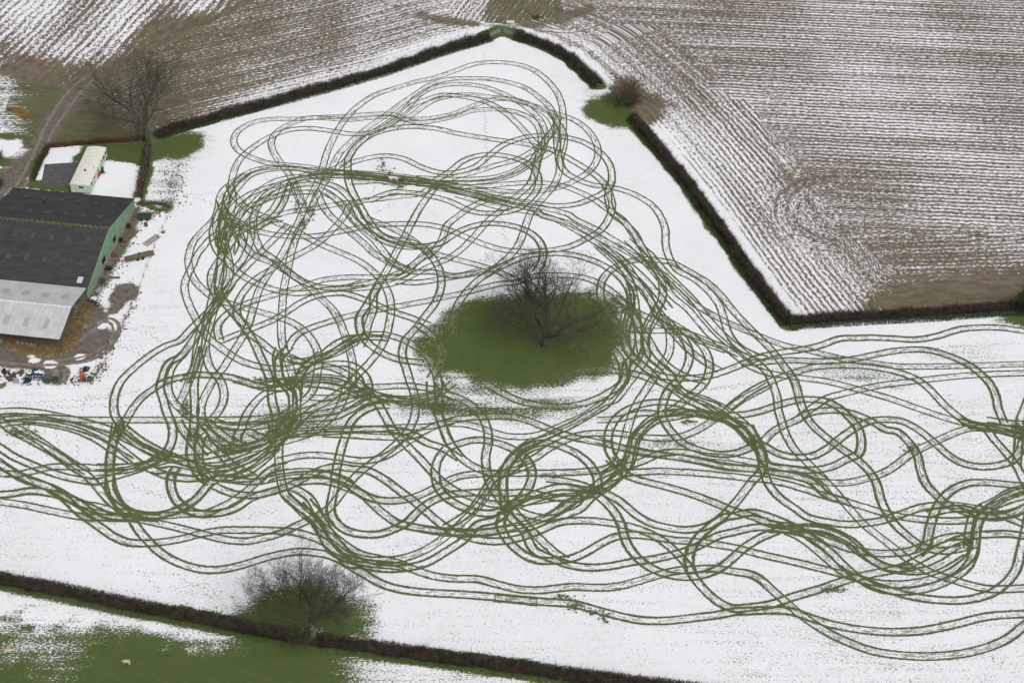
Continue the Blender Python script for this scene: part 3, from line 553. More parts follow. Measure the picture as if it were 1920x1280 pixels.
1 C 600,120 700,60 800,40
1 V 300,180 450,300 600,400 800,490 1000,540 1200,590 1400,600 1600,570 1750,520 1920,430
1.2 V 330,130 500,270 700,390 900,480 1100,570 1250,640 1400,720 1600,760 1900,750
1 X 0,210 100,195 300,205 500,235 700,290 860,360 1000,460 1100,540 1250,610; V 700,600 900,640 1200,700
1 V 0,610 200,610 500,600 700,570 900,520 1100,500 1300,490 1500,450 1750,400; W 500,360 700,250
1 V 0,680 250,665 500,620 650,560 750,500 900,520 1100,560 1400,640 1600,620 1800,540; W 550,480 700,380 850,200
1 W 0,690 200,690 400,620 550,530 700,420 820,260 900,120 960,0
.9 W 0,740 200,740 380,690 520,610 650,500 760,380
1 W 100,740 250,770 420,790 600,780 760,740 900,720 1100,700 1300,700 1450,720 1600,780; I 640,840
1 V 690,650 800,700 950,740 1200,750 1400,700
1 V 1200,120 1280,200 1350,330 1500,450 1600,560 1750,650 1900,740
1.1 V 980,60 1050,180 1130,280 1220,400 1300,500
1.1 V 1180,100 1150,250 1130,400 1140,500 1200,650 1280,750 1380,800
1 V 1330,60 1450,180 1600,280 1750,350 1900,370
1 V 1280,230 1240,350 1230,480 1250,600 1300,700 1380,780
1.1 W 700,60 720,180 620,300 450,370 250,390 50,380
1.1 W 1060,60 960,150 850,260 700,350
1.1 W 900,30 780,200 640,330
1 W 420,180 600,260 750,200 850,100
1 X -60,180 0,180 300,182 600,200 900,204 1280,205; H 300,350 500,352 900,350 1200,345 1350,330 1500,300 1700,235 1900,170; I 760,130
1 H 900,370 1000,395 1100,405 1280,390 1400,350 1480,300
1 X 0,135 150,130 350,150 550,190 750,240 900,290 1000,350 1150,420 1280,480; V 900,500
.9 X 0,245 100,225 250,215 450,245 600,280 780,360 900,440 1050,530
.9 X 0,630 150,635 300,605 400,580 550,578 700,582 850,590 1000,580 1150,560 1280,520
1.3 X 0,800 100,795 250,770 400,790 520,820 650,870 800,940 900,975 1280,975
.9 X 0,855 200,885 400,930 600,970 750,985 1000,975 1280,990
1 X 400,750 520,830 620,930 700,990 800,1060 900,1130 1000,1175 1100,1190; M 200,450 330,475 480,468 650,440 800,400 950,375 1100,375 1300,378 1480,390 1600,420 1720,470 1810,540 1900,640; N 420,630 560,650
1 X -20,180 100,290 220,350 350,420 480,500 600,590 700,650 800,760 880,850 980,930 1060,1000 1110,1080 1180,1160; M 370,430 480,540 620,620 800,670 950,668 1100,635 1300,575 1500,538 1650,545 1780,575 1900,640; N 380,650 500,710 640,785 800,825 1000,845 1200,855 1400,870 1600,890 1800,915; O 100,880 300,895 500,915 700,930 850,970 1000,1010 1200,1050 1400,1055 1600,1035 1800,1010 1920,985; P 200,648 350,642 480,650 600,690 750,735 950,768 1100,778 1300,768 1500,728 1700,680 1920,665
.8 X 100,260 200,300 330,380 460,470 580,550 700,620
.9 N 60,260 180,350 300,450 450,550 600,590 740,620 850,665 1000,715 1150,738 1350,745 1500,785 1650,820 1800,828; O 250,808 400,818 560,815 700,800 900,808 1050,795 1200,755 1350,710 1480,680 1600,672 1750,665 1920,690; P 250,430 350,510 450,600 560,690 700,780 850,850 1000,900 1200,925 1400,925 1600,900 1800,830 1920,740
1 O 500,-10 700,20 820,60 880,110 1000,230 1060,340 1090,450 1150,550 1250,640 1380,700 1520,725 1650,715 1780,670 1880,600; P 100,350 190,250 290,190 390,150
1.1 P 700,260 600,190 480,120 350,65 230,35 110,60; O 1850,270 1730,350 1640,430 1585,520 1570,620 1590,700
1 O 200,220 150,330 200,440 300,540 420,600 540,605 680,590 800,540 900,480 1020,425 1150,410 1300,425 1450,450 1600,460 1750,480 1920,510; P 132,265 300,300 500,345 700,395 850,435 1000,490 1200,550 1400,580 1550,580 1700,545 1800,480 1870,390 1900,280 1930,150
1.1 L 0,830 150,850 300,835 430,850 540,890 640,950 720,1030 830,1110 950,1150 1100,1130
1 L 0,850 150,858 320,895 480,950 650,1005 850,1030 1050,1015 1200,960 1350,910 1500,900 1650,890 1800,885 1920,900
.9 L 130,862 220,900 310,960 420,1050 500,1120 600,1190 720,1230 900,1260 1100,1250 1300,1200 1450,1120 1540,1020 1560,900 1580,790 1650,700 1780,640 1920,600
1 L 1130,1040 1190,960 1210,850 1250,720 1310,620 1390,550 1500,505 1650,500 1800,515 1920,525
.9 L 1500,1000 1510,880 1530,780 1580,700 1700,640 1820,570 1930,540
1 L 1540,740 1700,760 1850,730 1930,690
1 L 1200,740 1350,700 1500,700 1620,760
1.2 L 1450,40 1600,75 1750,90 1920,120
1.1 L 1500,70 1700,100 1920,150
1 L 1915,-30 1895,20 1890,80
1 L 1640,30 1780,50 1920,60
1 N 1100,360 1280,240 1400,80 1450,0; I 1870,700 1920,600; J 500,520 640,450
1 E 0,100 120,190 250,310 350,430 420,520
1 E 100,0 200,90 330,240 430,380
.8 D 1350,240 1480,350 1600,470 1720,580; E 330,560 430,680 540,800 660,900 800,980
'''
def parse_tracks():
    out = []
    for ln in TR.strip().splitlines():
        wd, rest = ln.split(' ', 1); pts = []
        for seg in rest.split(';'):
            tk = seg.split(); cx, cy, k = CROP[tk[0]]
            new = [(cx + float(t.split(',')[0]) / k, cy + float(t.split(',')[1]) / k) for t in tk[1:]]
            if len(pts) > 1:                   # two survey sheets overlap: skip what was already walked
                tx, ty = pts[-1][0] - pts[-2][0], pts[-1][1] - pts[-2][1]; tl = math.hypot(tx, ty)
                while len(new) > 1:
                    vx, vy = new[0][0] - pts[-1][0], new[0][1] - pts[-1][1]; l = math.hypot(vx, vy)
                    if l < 4 or (l < 60 and (vx * tx + vy * ty) / (l * tl) < .35): new.pop(0)
                    else: break
            for q in new:
                if not pts or math.hypot(q[0] - pts[-1][0], q[1] - pts[-1][1]) > 5: pts.append(q)
        if len(pts) > 2:                       # tracks met at the edge of the survey run on
            for e, a, b in ((0, pts[0], pts[1]), (1, pts[-1], pts[-2])):
                if a[0] < 14 or a[0] > 1906:
                    l = math.hypot(a[0] - b[0], a[1] - b[1]); q = (a[0] + (a[0] - b[0]) / l * 70, a[1] + (a[1] - b[1]) / l * 70); pts = pts + [q] if e else [q] + pts
            out.append((float(wd), pts))
    return out
GAUGE = 1.45
def build_tracks():
    rng = np.random.default_rng(5)
    Vs, Fs, n = [], [], 0; SV, SF, sn = [], [], 0; WV, WF, wn = [], [], 0; zacc = 0.02
    for wd, pts in parse_tracks():
        c = catmull(G2(pts), .28); m = len(c)
        t = np.gradient(c, axis=0); t /= np.linalg.norm(t, axis=1)[:, None] + 1e-9; nr = np.stack([-t[:, 1], t[:, 0]], -1)
        s = np.arange(m) * .28; seed = rng.integers(1e6)
        cur = np.abs(np.gradient(np.unwrap(np.arctan2(t[:, 1], t[:, 0])))) / .28
        cur = np.convolve(cur, np.ones(9) / 9, 'same')
        for sd in (-1, 1):
            # half width grows where the car slid round a bend
            hw = .186 * wd * (1.0 - .14 * sstep(-10, 60, c[:, 1])) * (1 + .35 * (vnoise(s / 6, s * 0 + seed, 3) - .5) + np.clip(cur * 2.2, 0, .55)) 
            off = sd * GAUGE / 2 + .1 * (vnoise(s / 9, s * 0 + seed + 7, 5) - .5)
            jl = rng.normal(0, .033, m); jr = rng.normal(0, .033, m)
            a = c + nr * (off - hw + jl)[:, None]; b = c + nr * (off + hw + jr)[:, None]
            z = zacc + 5e-6 * s; zacc = z[-1] + 4e-5
            V = np.empty((2 * m, 3)); V[0::2, :2] = a; V[1::2, :2] = b; V[0::2, 2] = z; V[1::2, 2] = z
            i = np.arange(m - 1) * 2 + n
            Fs.append(np.stack([i, i + 2, i + 3, i + 1], -1)); Vs.append(V); n += 2 * m
            # snow squeezed up along the wheel mark: short slivers
            k = int(m * .22); ii = rng.integers(0, m - 3, k); o2 = off[ii] + rng.choice([-1, 1], k) * (hw[ii] + .05)
        # scuffed strip under the car
        dens = 2.2 + 4.5 * rng.random() ** 2
        k = int(m * .28 * dens); ii = rng.integers(1, m - 6, k)
        o = (rng.random(k) - .5) * 1.0 * (GAUGE - .5) + (rng.integers(0, 3, k) - 1) * .1; ln = rng.integers(1, 5, k); ww = .02 + .05 * rng.random(k)
        jj = np.minimum(ii + ln, m - 1); z = .008 + .003 * rng.random(k)
        P = [c[ii] + nr[ii] * (o - ww)[:, None], c[jj] + nr[jj] * (o - ww)[:, None], c[jj] + nr[jj] * (o + ww)[:, None], c[ii] + nr[ii] * (o + ww)[:, None]]
        V = np.empty((4 * k, 3))
        for q in range(4): V[q::4, :2] = P[q]; V[q::4, 2] = z
        SV.append(V); SF.append(np.arange(4 * k).reshape(-1, 4) + sn); sn += 4 * k
    o = mesh_np('tyre_tracks', np.vstack(Vs), np.vstack(Fs), M_track); tag(o, kind='structure')
    o = mesh_np('scuffed_snow', np.vstack(SV), np.vstack(SF), M_scuff); tag(o, kind='structure')
build_tracks()
# ------------------------------------------------------------------ small marks on the ground
def trails():
    """footprints and hoof marks: short dashes along walked lines"""
    rng = np.random.default_rng(8); V = []; k = 0
    T = ['G 0,620 150,622 300,612 480,605 640,600 750,582 900,560 1000,540 1090,520', 'G 350,660 500,655 720,638 900,645 1200,645 1400,655 1550,640 1700,645 1900,640',
         'G 585,860 590,950 578,1060 570,1150', 'G 660,540 640,600 620,680', 'G 960,60 1060,85 1140,120 1230,180', 'G 920,200 1020,245 1120,290 1230,310', 'B 513,30 512,80', 'B 516,440 515,560 518,680 522,775 545,940',
         'A 90,1100 200,1095 310,1085', 'A 140,1120 200,1140 280,1170', 'D 500,0 640,30 655,150 690,230', 'M 240,820 380,880 480,920', 'M 330,680 420,760 490,850', 'M 830,310 960,290 1120,280 1250,245 1400,225', 'V 390,810 480,850 580,900 700,930 780,950 850,1000',
         'J 560,140 700,125 850,130 950,120', 'J 950,120 1200,128 1450,122 1700,120 1920,100', 'X 440,260 440,330 470,370 450,430 350,490 310,540', 'N 850,170 760,250', 'N 620,430 560,500 540,520', 'N 740,470 690,560', 'J 430,790 500,785 620,772', 'I 1440,690 1380,760',
         'R 910,390 925,460 860,540 780,600', 'R 930,760 1040,710 1140,640', 'Q 1040,370 1180,350 1240,290', 'M 590,700 700,770 800,810 960,850', 'F 1220,400 1400,385 1600,375 1900,360', 'E 150,1110 700,1120 900,1090 1080,1070', 'K 620,730 700,745 850,765 920,780']
    for s in T:
        tk = s.split(); cx, cy, kk = CROP[tk[0]]
        pts = [(cx + float(t.split(',')[0]) / kk, cy + float(t.split(',')[1]) / kk) for t in tk[1:]]
        c = catmull(G2(pts), .35); t = np.gradient(c, axis=0); t /= np.linalg.norm(t, axis=1)[:, None]; n = np.stack([-t[:, 1], t[:, 0]], -1)
        for i in range(0, len(c) - 1, 2):
            q = c[i] + n[i] * (.22 if (i // 2) % 2 else -.18) + rng.normal(0, .08, 2); L, W = .12 + .18 * rng.random(), .04 + .05 * rng.random()
            for a, b in ((-1, -1), (1, -1), (1, 1), (-1, 1)): p = q + t[i] * L * a + n[i] * W * b; V.append((p[0], p[1], .007 + .00001 * k))
            k += 1
    V = np.array(V); o = mesh_np('footprints', V, np.arange(len(V)).reshape(-1, 4), M_foot); tag(o, 'lines of small dark footprints crossing the open snow', 'footprints', kind='stuff')
    # churned ground: clods where the car dug in
    V = []; spots = [('R', 1000, 230, 60, 70, 60), ('R', 1090, 280, 50, 30, 40), ('R', 1150, 420, 90, 30, 80), ('R', 1230, 455, 50, 25, 50), ('R', 140, 720, 60, 60, 60), ('R', 50, 900, 60, 60, 60), ('Q', 1460, 700, 60, 100, 90), ('Q', 1620, 780, 60, 100, 70), ('Q', 1520, 900, 60, 70, 70),
           ('X', 140, 310, 80, 30, 120), ('X', 250, 330, 70, 60, 120), ('X', 215, 235, 40, 14, 60), ('O', 720, 940, 60, 40, 110), ('O', 850, 990, 60, 30, 50), ('O', 935, 1030, 30, 40, 50), ('O', 620, 875, 70, 15, 50), ('P', 740, 515, 80, 25, 130), ('K', 780, 325, 60, 20, 70), ('V', 1560, 400, 120, 90, 200),
           ('J', 520, 775, 90, 12, 50), ('G', 1380, 650, 40, 60, 60), ('U', 400, 590, 200, 25, 150), ('U', 700, 620, 150, 60, 160), ('V', 1330, 760, 90, 60, 100), ('A', 1560, 880, 20, 60, 20), ('W', 800, 200, 100, 80, 90), ('W', 900, 120, 80, 60, 60), ('S', 1080, 840, 70, 100, 160), ('S', 1150, 1130, 60, 80, 100), ('U', 1550, 760, 90, 60, 120), ('I', 1300, 250, 90, 60, 160), ('J', 220, 1010, 40, 40, 80), ('K', 1330, 500, 50, 60, 100), ('J', 1050, 690, 50, 50, 60), ('J', 880, 890, 60, 40, 90), ('X', 960, 260, 40, 70, 120), ('L', 1080, 250, 50, 40, 60), ('D', 1610, 650, 50, 120, 160), ('L', 1500, 960, 40, 50, 60), ('Y', 1240, 450, 60, 50, 110)]
    k = 0
    for c_, zx, zy, rx, ry, cnt in spots:
        cx, cy, kk = CROP[c_]
        for _ in range(cnt):
            a = rng.normal(0, .55, 2); p = G2([(cx + (zx + a[0] * rx) / kk, cy + (zy + a[1] * ry) / kk)])[0]
            m = 5; r = .06 + .20 * rng.random() ** 2; ph = rng.random() * 6; el = .6 + rng.random()
            for i in range(4):
                t = ph + i * math.pi / 2; V.append((p[0] + r * el * math.cos(t) * (.8 + .4 * rng.random()), p[1] + r * math.sin(t) * (.8 + .4 * rng.random()), .14 + .00002 * k))
            k += 1
    o = mesh_np('turned_clods', np.array(V), np.arange(len(V)).reshape(-1, 4), M_track); tag(o, 'bare turf clods thrown up where the tracks dig in', 'clods', kind='stuff')
trails()
def ribbon(name, pts, hw, mat, z=.012, jit=.06, step=.5, build=True):
    rng = np.random.default_rng(len(pts)); c = catmull(G2(pts), step); t = np.gradient(c, axis=0); t /= np.linalg.norm(t, axis=1)[:, None]; n = np.stack([-t[:, 1], t[:, 0]], -1); m = len(c)
    V = np.empty((2 * m, 3)); V[0::2, :2] = c - n * (hw + rng.normal(0, jit, m))[:, None]; V[1::2, :2] = c + n * (hw + rng.normal(0, jit, m))[:, None]; V[:, 2] = z
    i = np.arange(m - 1) * 2; return V, np.stack([i, i + 2, i + 3, i + 1], -1)
def ribbons(name, items, mat, **k):
    Vs, Fs, n = [], [], 0
    for q, (pts, hw) in enumerate(items):
        V, f = ribbon(name, pts, hw, mat, z=.012 + .004 * q, **k); Vs.append(V); Fs.append(f + n); n += len(V)
    return tag(mesh_np(name, np.vstack(Vs), np.vstack(Fs), mat), kind='structure')
ribbons('farm_lane_ruts', [([(28,352),(48,318),(62,292),(84,240),(110,195),(135,165),(165,140)], .38), ([(42,358),(60,326),(74,300),(100,245),(128,205),(150,175),(175,150)], .38),
                           ([(-20,385),(0,360),(28,352)], .6), ([(135,165),(175,160),(215,170)], .25), ([(150,175),(185,190),(205,192)], .25), ([(120,200),(150,187),(190,180)], .2),
                           ([(150,640),(172,620),(205,595),(222,606),(224,625),(208,650),(180,672),(130,682),(60,684),(-40,675)], .38), ([(178,604),(200,600),(212,612),(212,630),(196,650),(160,668),(100,676)], .28),
                           ([(-20,372),(20,378),(34,360)], .4), ([(100,692),(108,700),(98,712)], .7), ([(122,692),(127,702),(118,716)], .7)], M_mudrut)
ribbons('field_edge_ruts', [([(600,60),(700,50),(790,32),(860,40),(910,46)], .22), ([(620,72),(720,60),(800,44),(870,48)], .22), ([(1000,50),(1060,55),(1110,40),(1150,10)], .2), ([(1000,58),(1070,62),(1130,45),(1170,10)], .2),
                            ([(1480,335),(1474,370),(1482,400)], .12), ([(1485,325),(1508,298),(1545,281)], .12), ([(1492,343),(1522,312),(1560,296)], .10), ([(1640,368),(1666,400),(1660,430)], .12),
                            ([(300,130),(420,95),(520,60),(600,30)], .2), ([(310,145),(430,108),(540,74),(620,42)], .2), ([(330,160),(460,122),(600,86)], .2)], basic('wet_soil', srgb(118, 108, 96), .9))

# ------------------------------------------------------------------ hedges
def hedge(name, label, line, h, wd, twig_mat, core_mat, per_m, seed, group='bare hedges round the fields', grassy=0.0):
    rng = np.random.default_rng(seed); c = catmull(line, .7); m = len(c); t = np.gradient(c, axis=0); t /= np.linalg.norm(t, axis=1)[:, None]; n = np.stack([-t[:, 1], t[:, 0]], -1)
    o0 = empty(name, (c[0][0], c[0][1], 0), label, 'hedge', group); org = np.array([c[0][0], c[0][1], 0])
    hh = h * (.52 + .70 * vnoise(np.arange(m) * .33, np.arange(m) * 0., seed) + .28 * rng.random(m)); ww = wd * (.70 + .6 * vnoise(np.arange(m) * .35, np.arange(m) * 0. + 9, seed))
    prof = [(-.5, 0), (-.46, .55), (-.28, .86), (.0, .93), (.28, .86), (.46, .55), (.5, 0)]; K = len(prof); V = []
    for i in range(m):
        for a, b in prof: q = c[i] + n[i] * (a * ww[i] * (.62 + .3 * rng.random())); V.append((q[0], q[1], b * hh[i] * (.5 + .35 * rng.random())))
    F_ = [(i * K + k, (i + 1) * K + k, (i + 1) * K + k + 1, i * K + k + 1) for i in range(m - 1) for k in range(K - 1)]
    mesh_np('inner_growth', np.array(V) - org, np.array(F_), core_mat, o0)
    L = m * .7; N_ = int(L * per_m)
    i = rng.integers(0, m, N_); s = (rng.random(N_) - .5) * .7; ang = rng.random(N_) * math.pi; rr = np.sqrt(rng.random(N_)) * .25 + .75
    base = c[i] + t[i] * s[:, None] + n[i] * (np.cos(ang) * .5 * ww[i] * rr)[:, None]; z = np.abs(np.sin(ang)) ** .6 * hh[i] * rr * (.35 + .65 * rng.random(N_)) 
    d = np.column_stack([rng.normal(0, .45, (N_, 2)) + n[i] * (np.cos(ang) * .6)[:, None], .35 + .9 * rng.random(N_)]); d /= np.linalg.norm(d, axis=1)[:, None]
    ln = .3 + .75 * rng.random(N_) ** 2 + .9 * (rng.random(N_) < .04); w = .02 + .04 * rng.random(N_)
    a = np.column_stack([base, z]) - org; b = a + d * ln[:, None]; sd = np.cross(d, rng.normal(size=(N_, 3))); sd /= np.linalg.norm(sd, axis=1)[:, None]; sd *= w[:, None]
    V = np.stack([a - sd, a + sd, b + sd * .3, b - sd * .3], 1).reshape(-1, 3); V[:, 2] = np.maximum(V[:, 2], 0.01)
    mesh_np('twigs', V, np.arange(len(V)).reshape(-1, 4), twig_mat, o0)
    if grassy:
        N_ = int(L * 130); i = rng.integers(0, m, N_); q = c[i] + t[i] * rng.random((N_, 1)) * .7 + n[i] * ((rng.random(N_) ** 1.5 * 1.0 + .3) * wd * np.where(rng.random(N_) < grassy, -1, 1))[:, None]
        a = np.column_stack([q, np.full(N_, .01)]) - org; d = np.column_stack([rng.normal(0, .4, (N_, 2)), .5 + rng.random(N_)]); d /= np.linalg.norm(d, axis=1)[:, None]
        b = a + d * (.2 + .4 * rng.random(N_))[:, None]; sd = np.cross(d, rng.normal(size=(N_, 3))); sd /= np.linalg.norm(sd, axis=1)[:, None]; sd *= (.03 + .05 * rng.random(N_))[:, None]
        V = np.stack([a - sd, a + sd, b + sd * .3, b - sd * .3], 1).reshape(-1, 3); g = mesh_np('rough_grass', V, np.arange(len(V)).reshape(-1, 4), M_hgrass, o0); g['kind'] = 'stuff'
    return o0
hedge('hedge', 'long dark hedge from the forked tree by the caravan up to the far field corner', H_NW, 1.7, 1.7, M_hedge, M_hedgecore, 260, 1, grassy=.9)
hedge('hedge', 'short curved hedge running down from the far gateway to the bushy tree', H_NE1, 1.7, 1.8, M_hedge, M_hedgecore, 260, 2, grassy=.9)
hedge('hedge', 'brown hedge slanting between the clean snow and the ploughed field on the right', H_NE2, 1.7, 1.7, M_hedge, M_hedgecore, 260, 3, grassy=.97)
hedge('hedge', 'straight hedge along the near edge of the ploughed field, running out at the right', H_E, 1.7, 1.7, M_hedge, M_hedgecore, 260, 4, grassy=.9)
hedge('hedge', 'long brown hedge along the bottom between the tracked snow and the sheep pasture', H_S, 1.6, 1.6, M_hedge, M_hedgecore, 260, 5, grassy=.1)
hedge('hedge', 'low reddish hedge behind the white caravan', H_PLOT, 1.0, 1.1, basic('red_brown_twigs', srgb(92, 60, 48), .95, col2=srgb(110, 84, 64), scale=.7), M_hedgecore, 110, 6)
hedge('hedge', 'low bank hedge between the caravan lawn and the field, from tree to barn corner', H_DITCH, .8, 1.5, M_hedge, basic('bank', srgb(76, 66, 52), .95, col2=srgb(100, 88, 70)), 90, 7)
hedge('hedge', 'short scrubby hedge beside the muddy lane left of the caravan plot', G2([(90,280),(76,305),(62,340)]), 1.1, 1.0, M_hgrass, M_hedgecore, 110, 8)
hedge('hedge', 'low straggly brush line at the barn corner beside the snowy yard', G2([(262,384),(285,380),(305,384),(322,390)]), .5, .8, M_twig_red, basic('brush', srgb(84, 72, 54), .95), 60, 9)

# ------------------------------------------------------------------ bare trees
def grow(seed, starts, levels, wig=.16, up=.06, kids=(6, 5, 4, 3, 2, 2), spread=(.45, .95), ratio=(.5, .7), rr=.5, minr=.016):
    """starts: (pos, dir, length, radius); every limb grows side shoots along its whole outer part"""
    rnd = random.Random(seed); S = []
    def br(p, d, L, r, lv, lid):
        ns = (7, 5, 4, 3, 2, 2, 2)[lv - 1]; step = L / ns; pts = [p.copy()]; q = p.copy(); dd = d.copy(); ds = [dd]
        for i in range(ns):
            dd = (dd + Vector((rnd.gauss(0, wig), rnd.gauss(0, wig), rnd.gauss(0, wig) + up * (1.3 if lv < 3 else .8)))).normalized()
            q2 = q + dd * step; S.append((q.copy(), q2.copy(), r * (1 - .75 * i / ns), r * (1 - .75 * (i + 1) / ns), lv + 1, lid)); q = q2; pts.append(q.copy()); ds.append(dd)
        if lv >= levels: return
        k = kids[lv - 1] + rnd.randint(0, 1); sgn = rnd.choice((-1, 1)); ph = rnd.uniform(0, 6.28)
        for j in range(k):
            f = .22 + .78 * (j + rnd.uniform(.2, .9)) / k; f = min(f, .999); i = int(f * ns); base = pts[i].lerp(pts[i + 1], f * ns - i); d0 = ds[i + 1]
            ph += 2.4 + rnd.uniform(-.5, .5); u = d0.orthogonal().normalized(); v = d0.cross(u); ax = u * math.cos(ph) + v * math.sin(ph); an = rnd.uniform(*spread)
            nd = (d0 * math.cos(an) + ax * math.sin(an)).normalized()
            if nd.z < -.1: nd.z *= .3; nd.normalize()
            br(base, nd, L * rnd.uniform(*ratio) * (1.12 - .45 * f), max(minr, r * (1 - .7 * f) * rr * 1.35), lv + 1, lid)
    for n_, (p, d, L, r) in enumerate(starts): br(Vector(p), Vector(d).normalized(), L, r, 1, n_)
    return S
def prisms(S, n):
    A = np.array([s[0] for s in S]); B = np.array([s[1] for s in S]); r0 = np.array([s[2] for s in S]); r1 = np.array([s[3] for s in S])
    d = B - A; d /= np.linalg.norm(d, axis=1)[:, None] + 1e-9; h = np.where(np.abs(d[:, 2:3]) > .9, [[1., 0, 0]], [[0, 0, 1.]]); u = np.cross(d, h); u /= np.linalg.norm(u, axis=1)[:, None]; v = np.cross(d, u)
    N_ = len(S); V = np.empty((N_, 2 * n, 3)); 
    for i in range(n):
        t = 2 * math.pi * i / n; o = u * math.cos(t) + v * math.sin(t); V[:, i] = A + o * r0[:, None]; V[:, n + i] = B + o * r1[:, None]
    f = np.array([(i, (i + 1) % n, n + (i + 1) % n, n + i) for i in range(n)]); F_ = (np.arange(N_) * 2 * n)[:, None, None] + f[None]
    return V.reshape(-1, 3), F_.reshape(-1, 4)
def tree(name, label, base, S, barkm, twigm, thick=.07, group='bare winter trees', flare=None, cat='tree'):
    o = empty(name, (base[0], base[1], 0), label, cat, group)
    tr = [s for s in S if s[4] == 1]
    if tr: V, F_ = prisms(tr, 9); mesh_np('trunk', V, F_, barkm, o, True)
    rest = [s for s in S if s[4] > 1]; lim = [s for s in rest if s[4] == 2 and s[2] > thick]; ids = sorted(set(s[5] for s in lim))
    for i in ids[:40]: V, F_ = prisms([s for s in lim if s[5] == i], 7); mesh_np('limb', V, F_, M_bark, o, True)
    sm = [s for s in rest if not (s[4] == 2 and s[2] > thick)]; V, F_ = prisms(sm, 3); mesh_np('crown', V, F_, twigm, o)
    return o
# the great spreading oak in the middle
b = G2([(1022, 648)])[0]
S = [(Vector((0, 0, -.2)), Vector((.1, 0, 1.6)), .95, .72, 1), (Vector((.1, 0, 1.6)), Vector((.2, .2, 3.2)), .72, .62, 1)]
S += grow(11, [((.1, .1, 2.6), (-.22, .1, 1), 15.0, .46), ((.3, .2, 2.8), (.28, .05, 1), 14.5, .42), ((.0, .2, 2.6), (-.95, .2, .75), 12.5, .28), ((.4, 0, 2.6), (1.0, .1, .72), 12.5, .32), ((.1, .5, 2.8), (.1, 1, .9), 11.0, .28),
            ((.1, -.3, 2.6), (-.45, -.8, .75), 10.0, .26), ((.4, -.3, 2.6), (.6, -.75, .7), 10.0, .26), ((-.1, .2, 3.0), (-.6, .3, .95), 13.5, .34), ((.4, .2, 3.0), (.65, .4, .95), 13.0, .30), ((.0, .1, 2.3), (-1.0, -.3, .40), 10.5, .22), ((.4, 0, 2.4), (1.0, -.3, .42), 10.5, .22)], 6, wig=.13, up=.05, kids=(7, 5, 4, 3, 1), minr=.019)
tree('oak_tree', 'huge bare spreading oak in the green melted patch in mid field', b, S, M_bark, M_twig)
# bottom tree in the near hedge
b = G2([(583, 1198)])[0]
S = [(Vector((.5, -.1, -.2)), Vector((.45, 0, 2.2)), .72, .50, 1), (Vector((.45, 0, 2.2)), Vector((.2, 0, 4.6)), .50, .42, 1)]
S += grow(23, [((.2, 0, 4.2), (-.1, .1, 1), 11.0, .34), ((.3, 0, 4.0), (.45, .1, .9), 10.2, .30), ((.1, 0, 3.9), (-.75, .1, .75), 10.8, .27), ((.2, 0, 3.6), (-1, -.1, .40), 10.2, .22), ((.3, .2, 4.0), (.2, .9, .8), 8.0, .22), ((.2, -.2, 3.8), (-.3, -.9, .7), 7.5, .2), ((.4, 0, 4.2), (.15, -.3, 1), 10.4, .26), ((.4, 0, 3.9), (.95, -.2, .75), 9.0, .2), ((.1, 0, 4.1), (-.45, .2, 1), 11.2, .26)], 6, wig=.13, up=.06, kids=(7, 5, 4, 3, 1), minr=.019)
tree('hedgerow_tree', 'bare many-branched tree standing in the bottom hedge above the pasture', b, S, M_bark2, basic('green_grey_twigs', srgb(60, 58, 46), .9, col2=srgb(84, 84, 62), scale=.6))
# forked tree behind the caravan lawn
b = G2([(277, 266)])[0]
S = [(Vector((0, 0, -.2)), Vector((0, 0, 3.6)), .62, .50, 1), (Vector((0, 0, 3.6)), Vector((-.5, .1, 5.2)), .46, .40, 1)]
S += grow(37, [((-.4, .1, 4.8), (-.5, .1, 1), 14.5, .34), ((0, 0, 3.9), (.16, .15, 1), 15.5, .38), ((-.3, 0, 4.8), (-1.0, 0, .50), 10.5, .24), ((0, 0, 4.6), (.75, -.1, .85), 12.5, .28), ((0, .2, 4.4), (0, .9, .9), 9.5, .22), ((0, -.2, 4.2), (-.2, -.9, .7), 8.0, .2), ((-.5, 0, 5.2), (-.75, .3, .8), 12.0, .26), ((.1, 0, 5.0), (.45, .2, 1), 13.0, .26)], 6, wig=.13, up=.05, kids=(7, 5, 4, 3, 1), minr=.019)
tree('forked_tree', 'tall bare forked tree beside the green lawn patch behind the caravan', b, S, basic('mossy_bark', srgb(54, 60, 48), .9, col2=srgb(76, 84, 66)), basic('moss_twigs', srgb(62, 62, 52), .9, col2=srgb(88, 86, 70), scale=.6))
# bushy thorn in the right hand hedge
b = G2([(1172, 196)])[0]; rnd = random.Random(4); st = []
for i in range(24):
    a = rnd.uniform(0, 6.28); st.append(((rnd.gauss(0, .9), rnd.gauss(0, .7), 0), (math.cos(a) * rnd.uniform(.3, 1.1), math.sin(a) * rnd.uniform(.3, 1), rnd.uniform(.5, 1.2)), rnd.uniform(4.2, 5.8), rnd.uniform(.08, .14)))
S = [(Vector((0, 0, -.1)), Vector((0, 0, 1.2)), .3, .22, 1)] + grow(41, st, 4, wig=.16, up=.02, kids=(7, 5, 2), ratio=(.45, .65), minr=.018)
ot = tree('thorn_tree', 'dense low bushy tree in the gap of the right hand hedge', b, S, M_bark, M_twig_red, thick=.05)
rng = np.random.default_rng(3); N_ = 1400; q = rng.normal(size=(N_, 3)) * [1.1, .9, .8] + [.9, -.6, 1.9]; q[:, 2] = np.abs(q[:, 2]); e1 = rng.normal(size=(N_, 3)); e1 /= np.linalg.norm(e1, axis=1)[:, None]; e2 = np.cross(e1, rng.normal(size=(N_, 3))); e2 /= np.linalg.norm(e2, axis=1)[:, None]
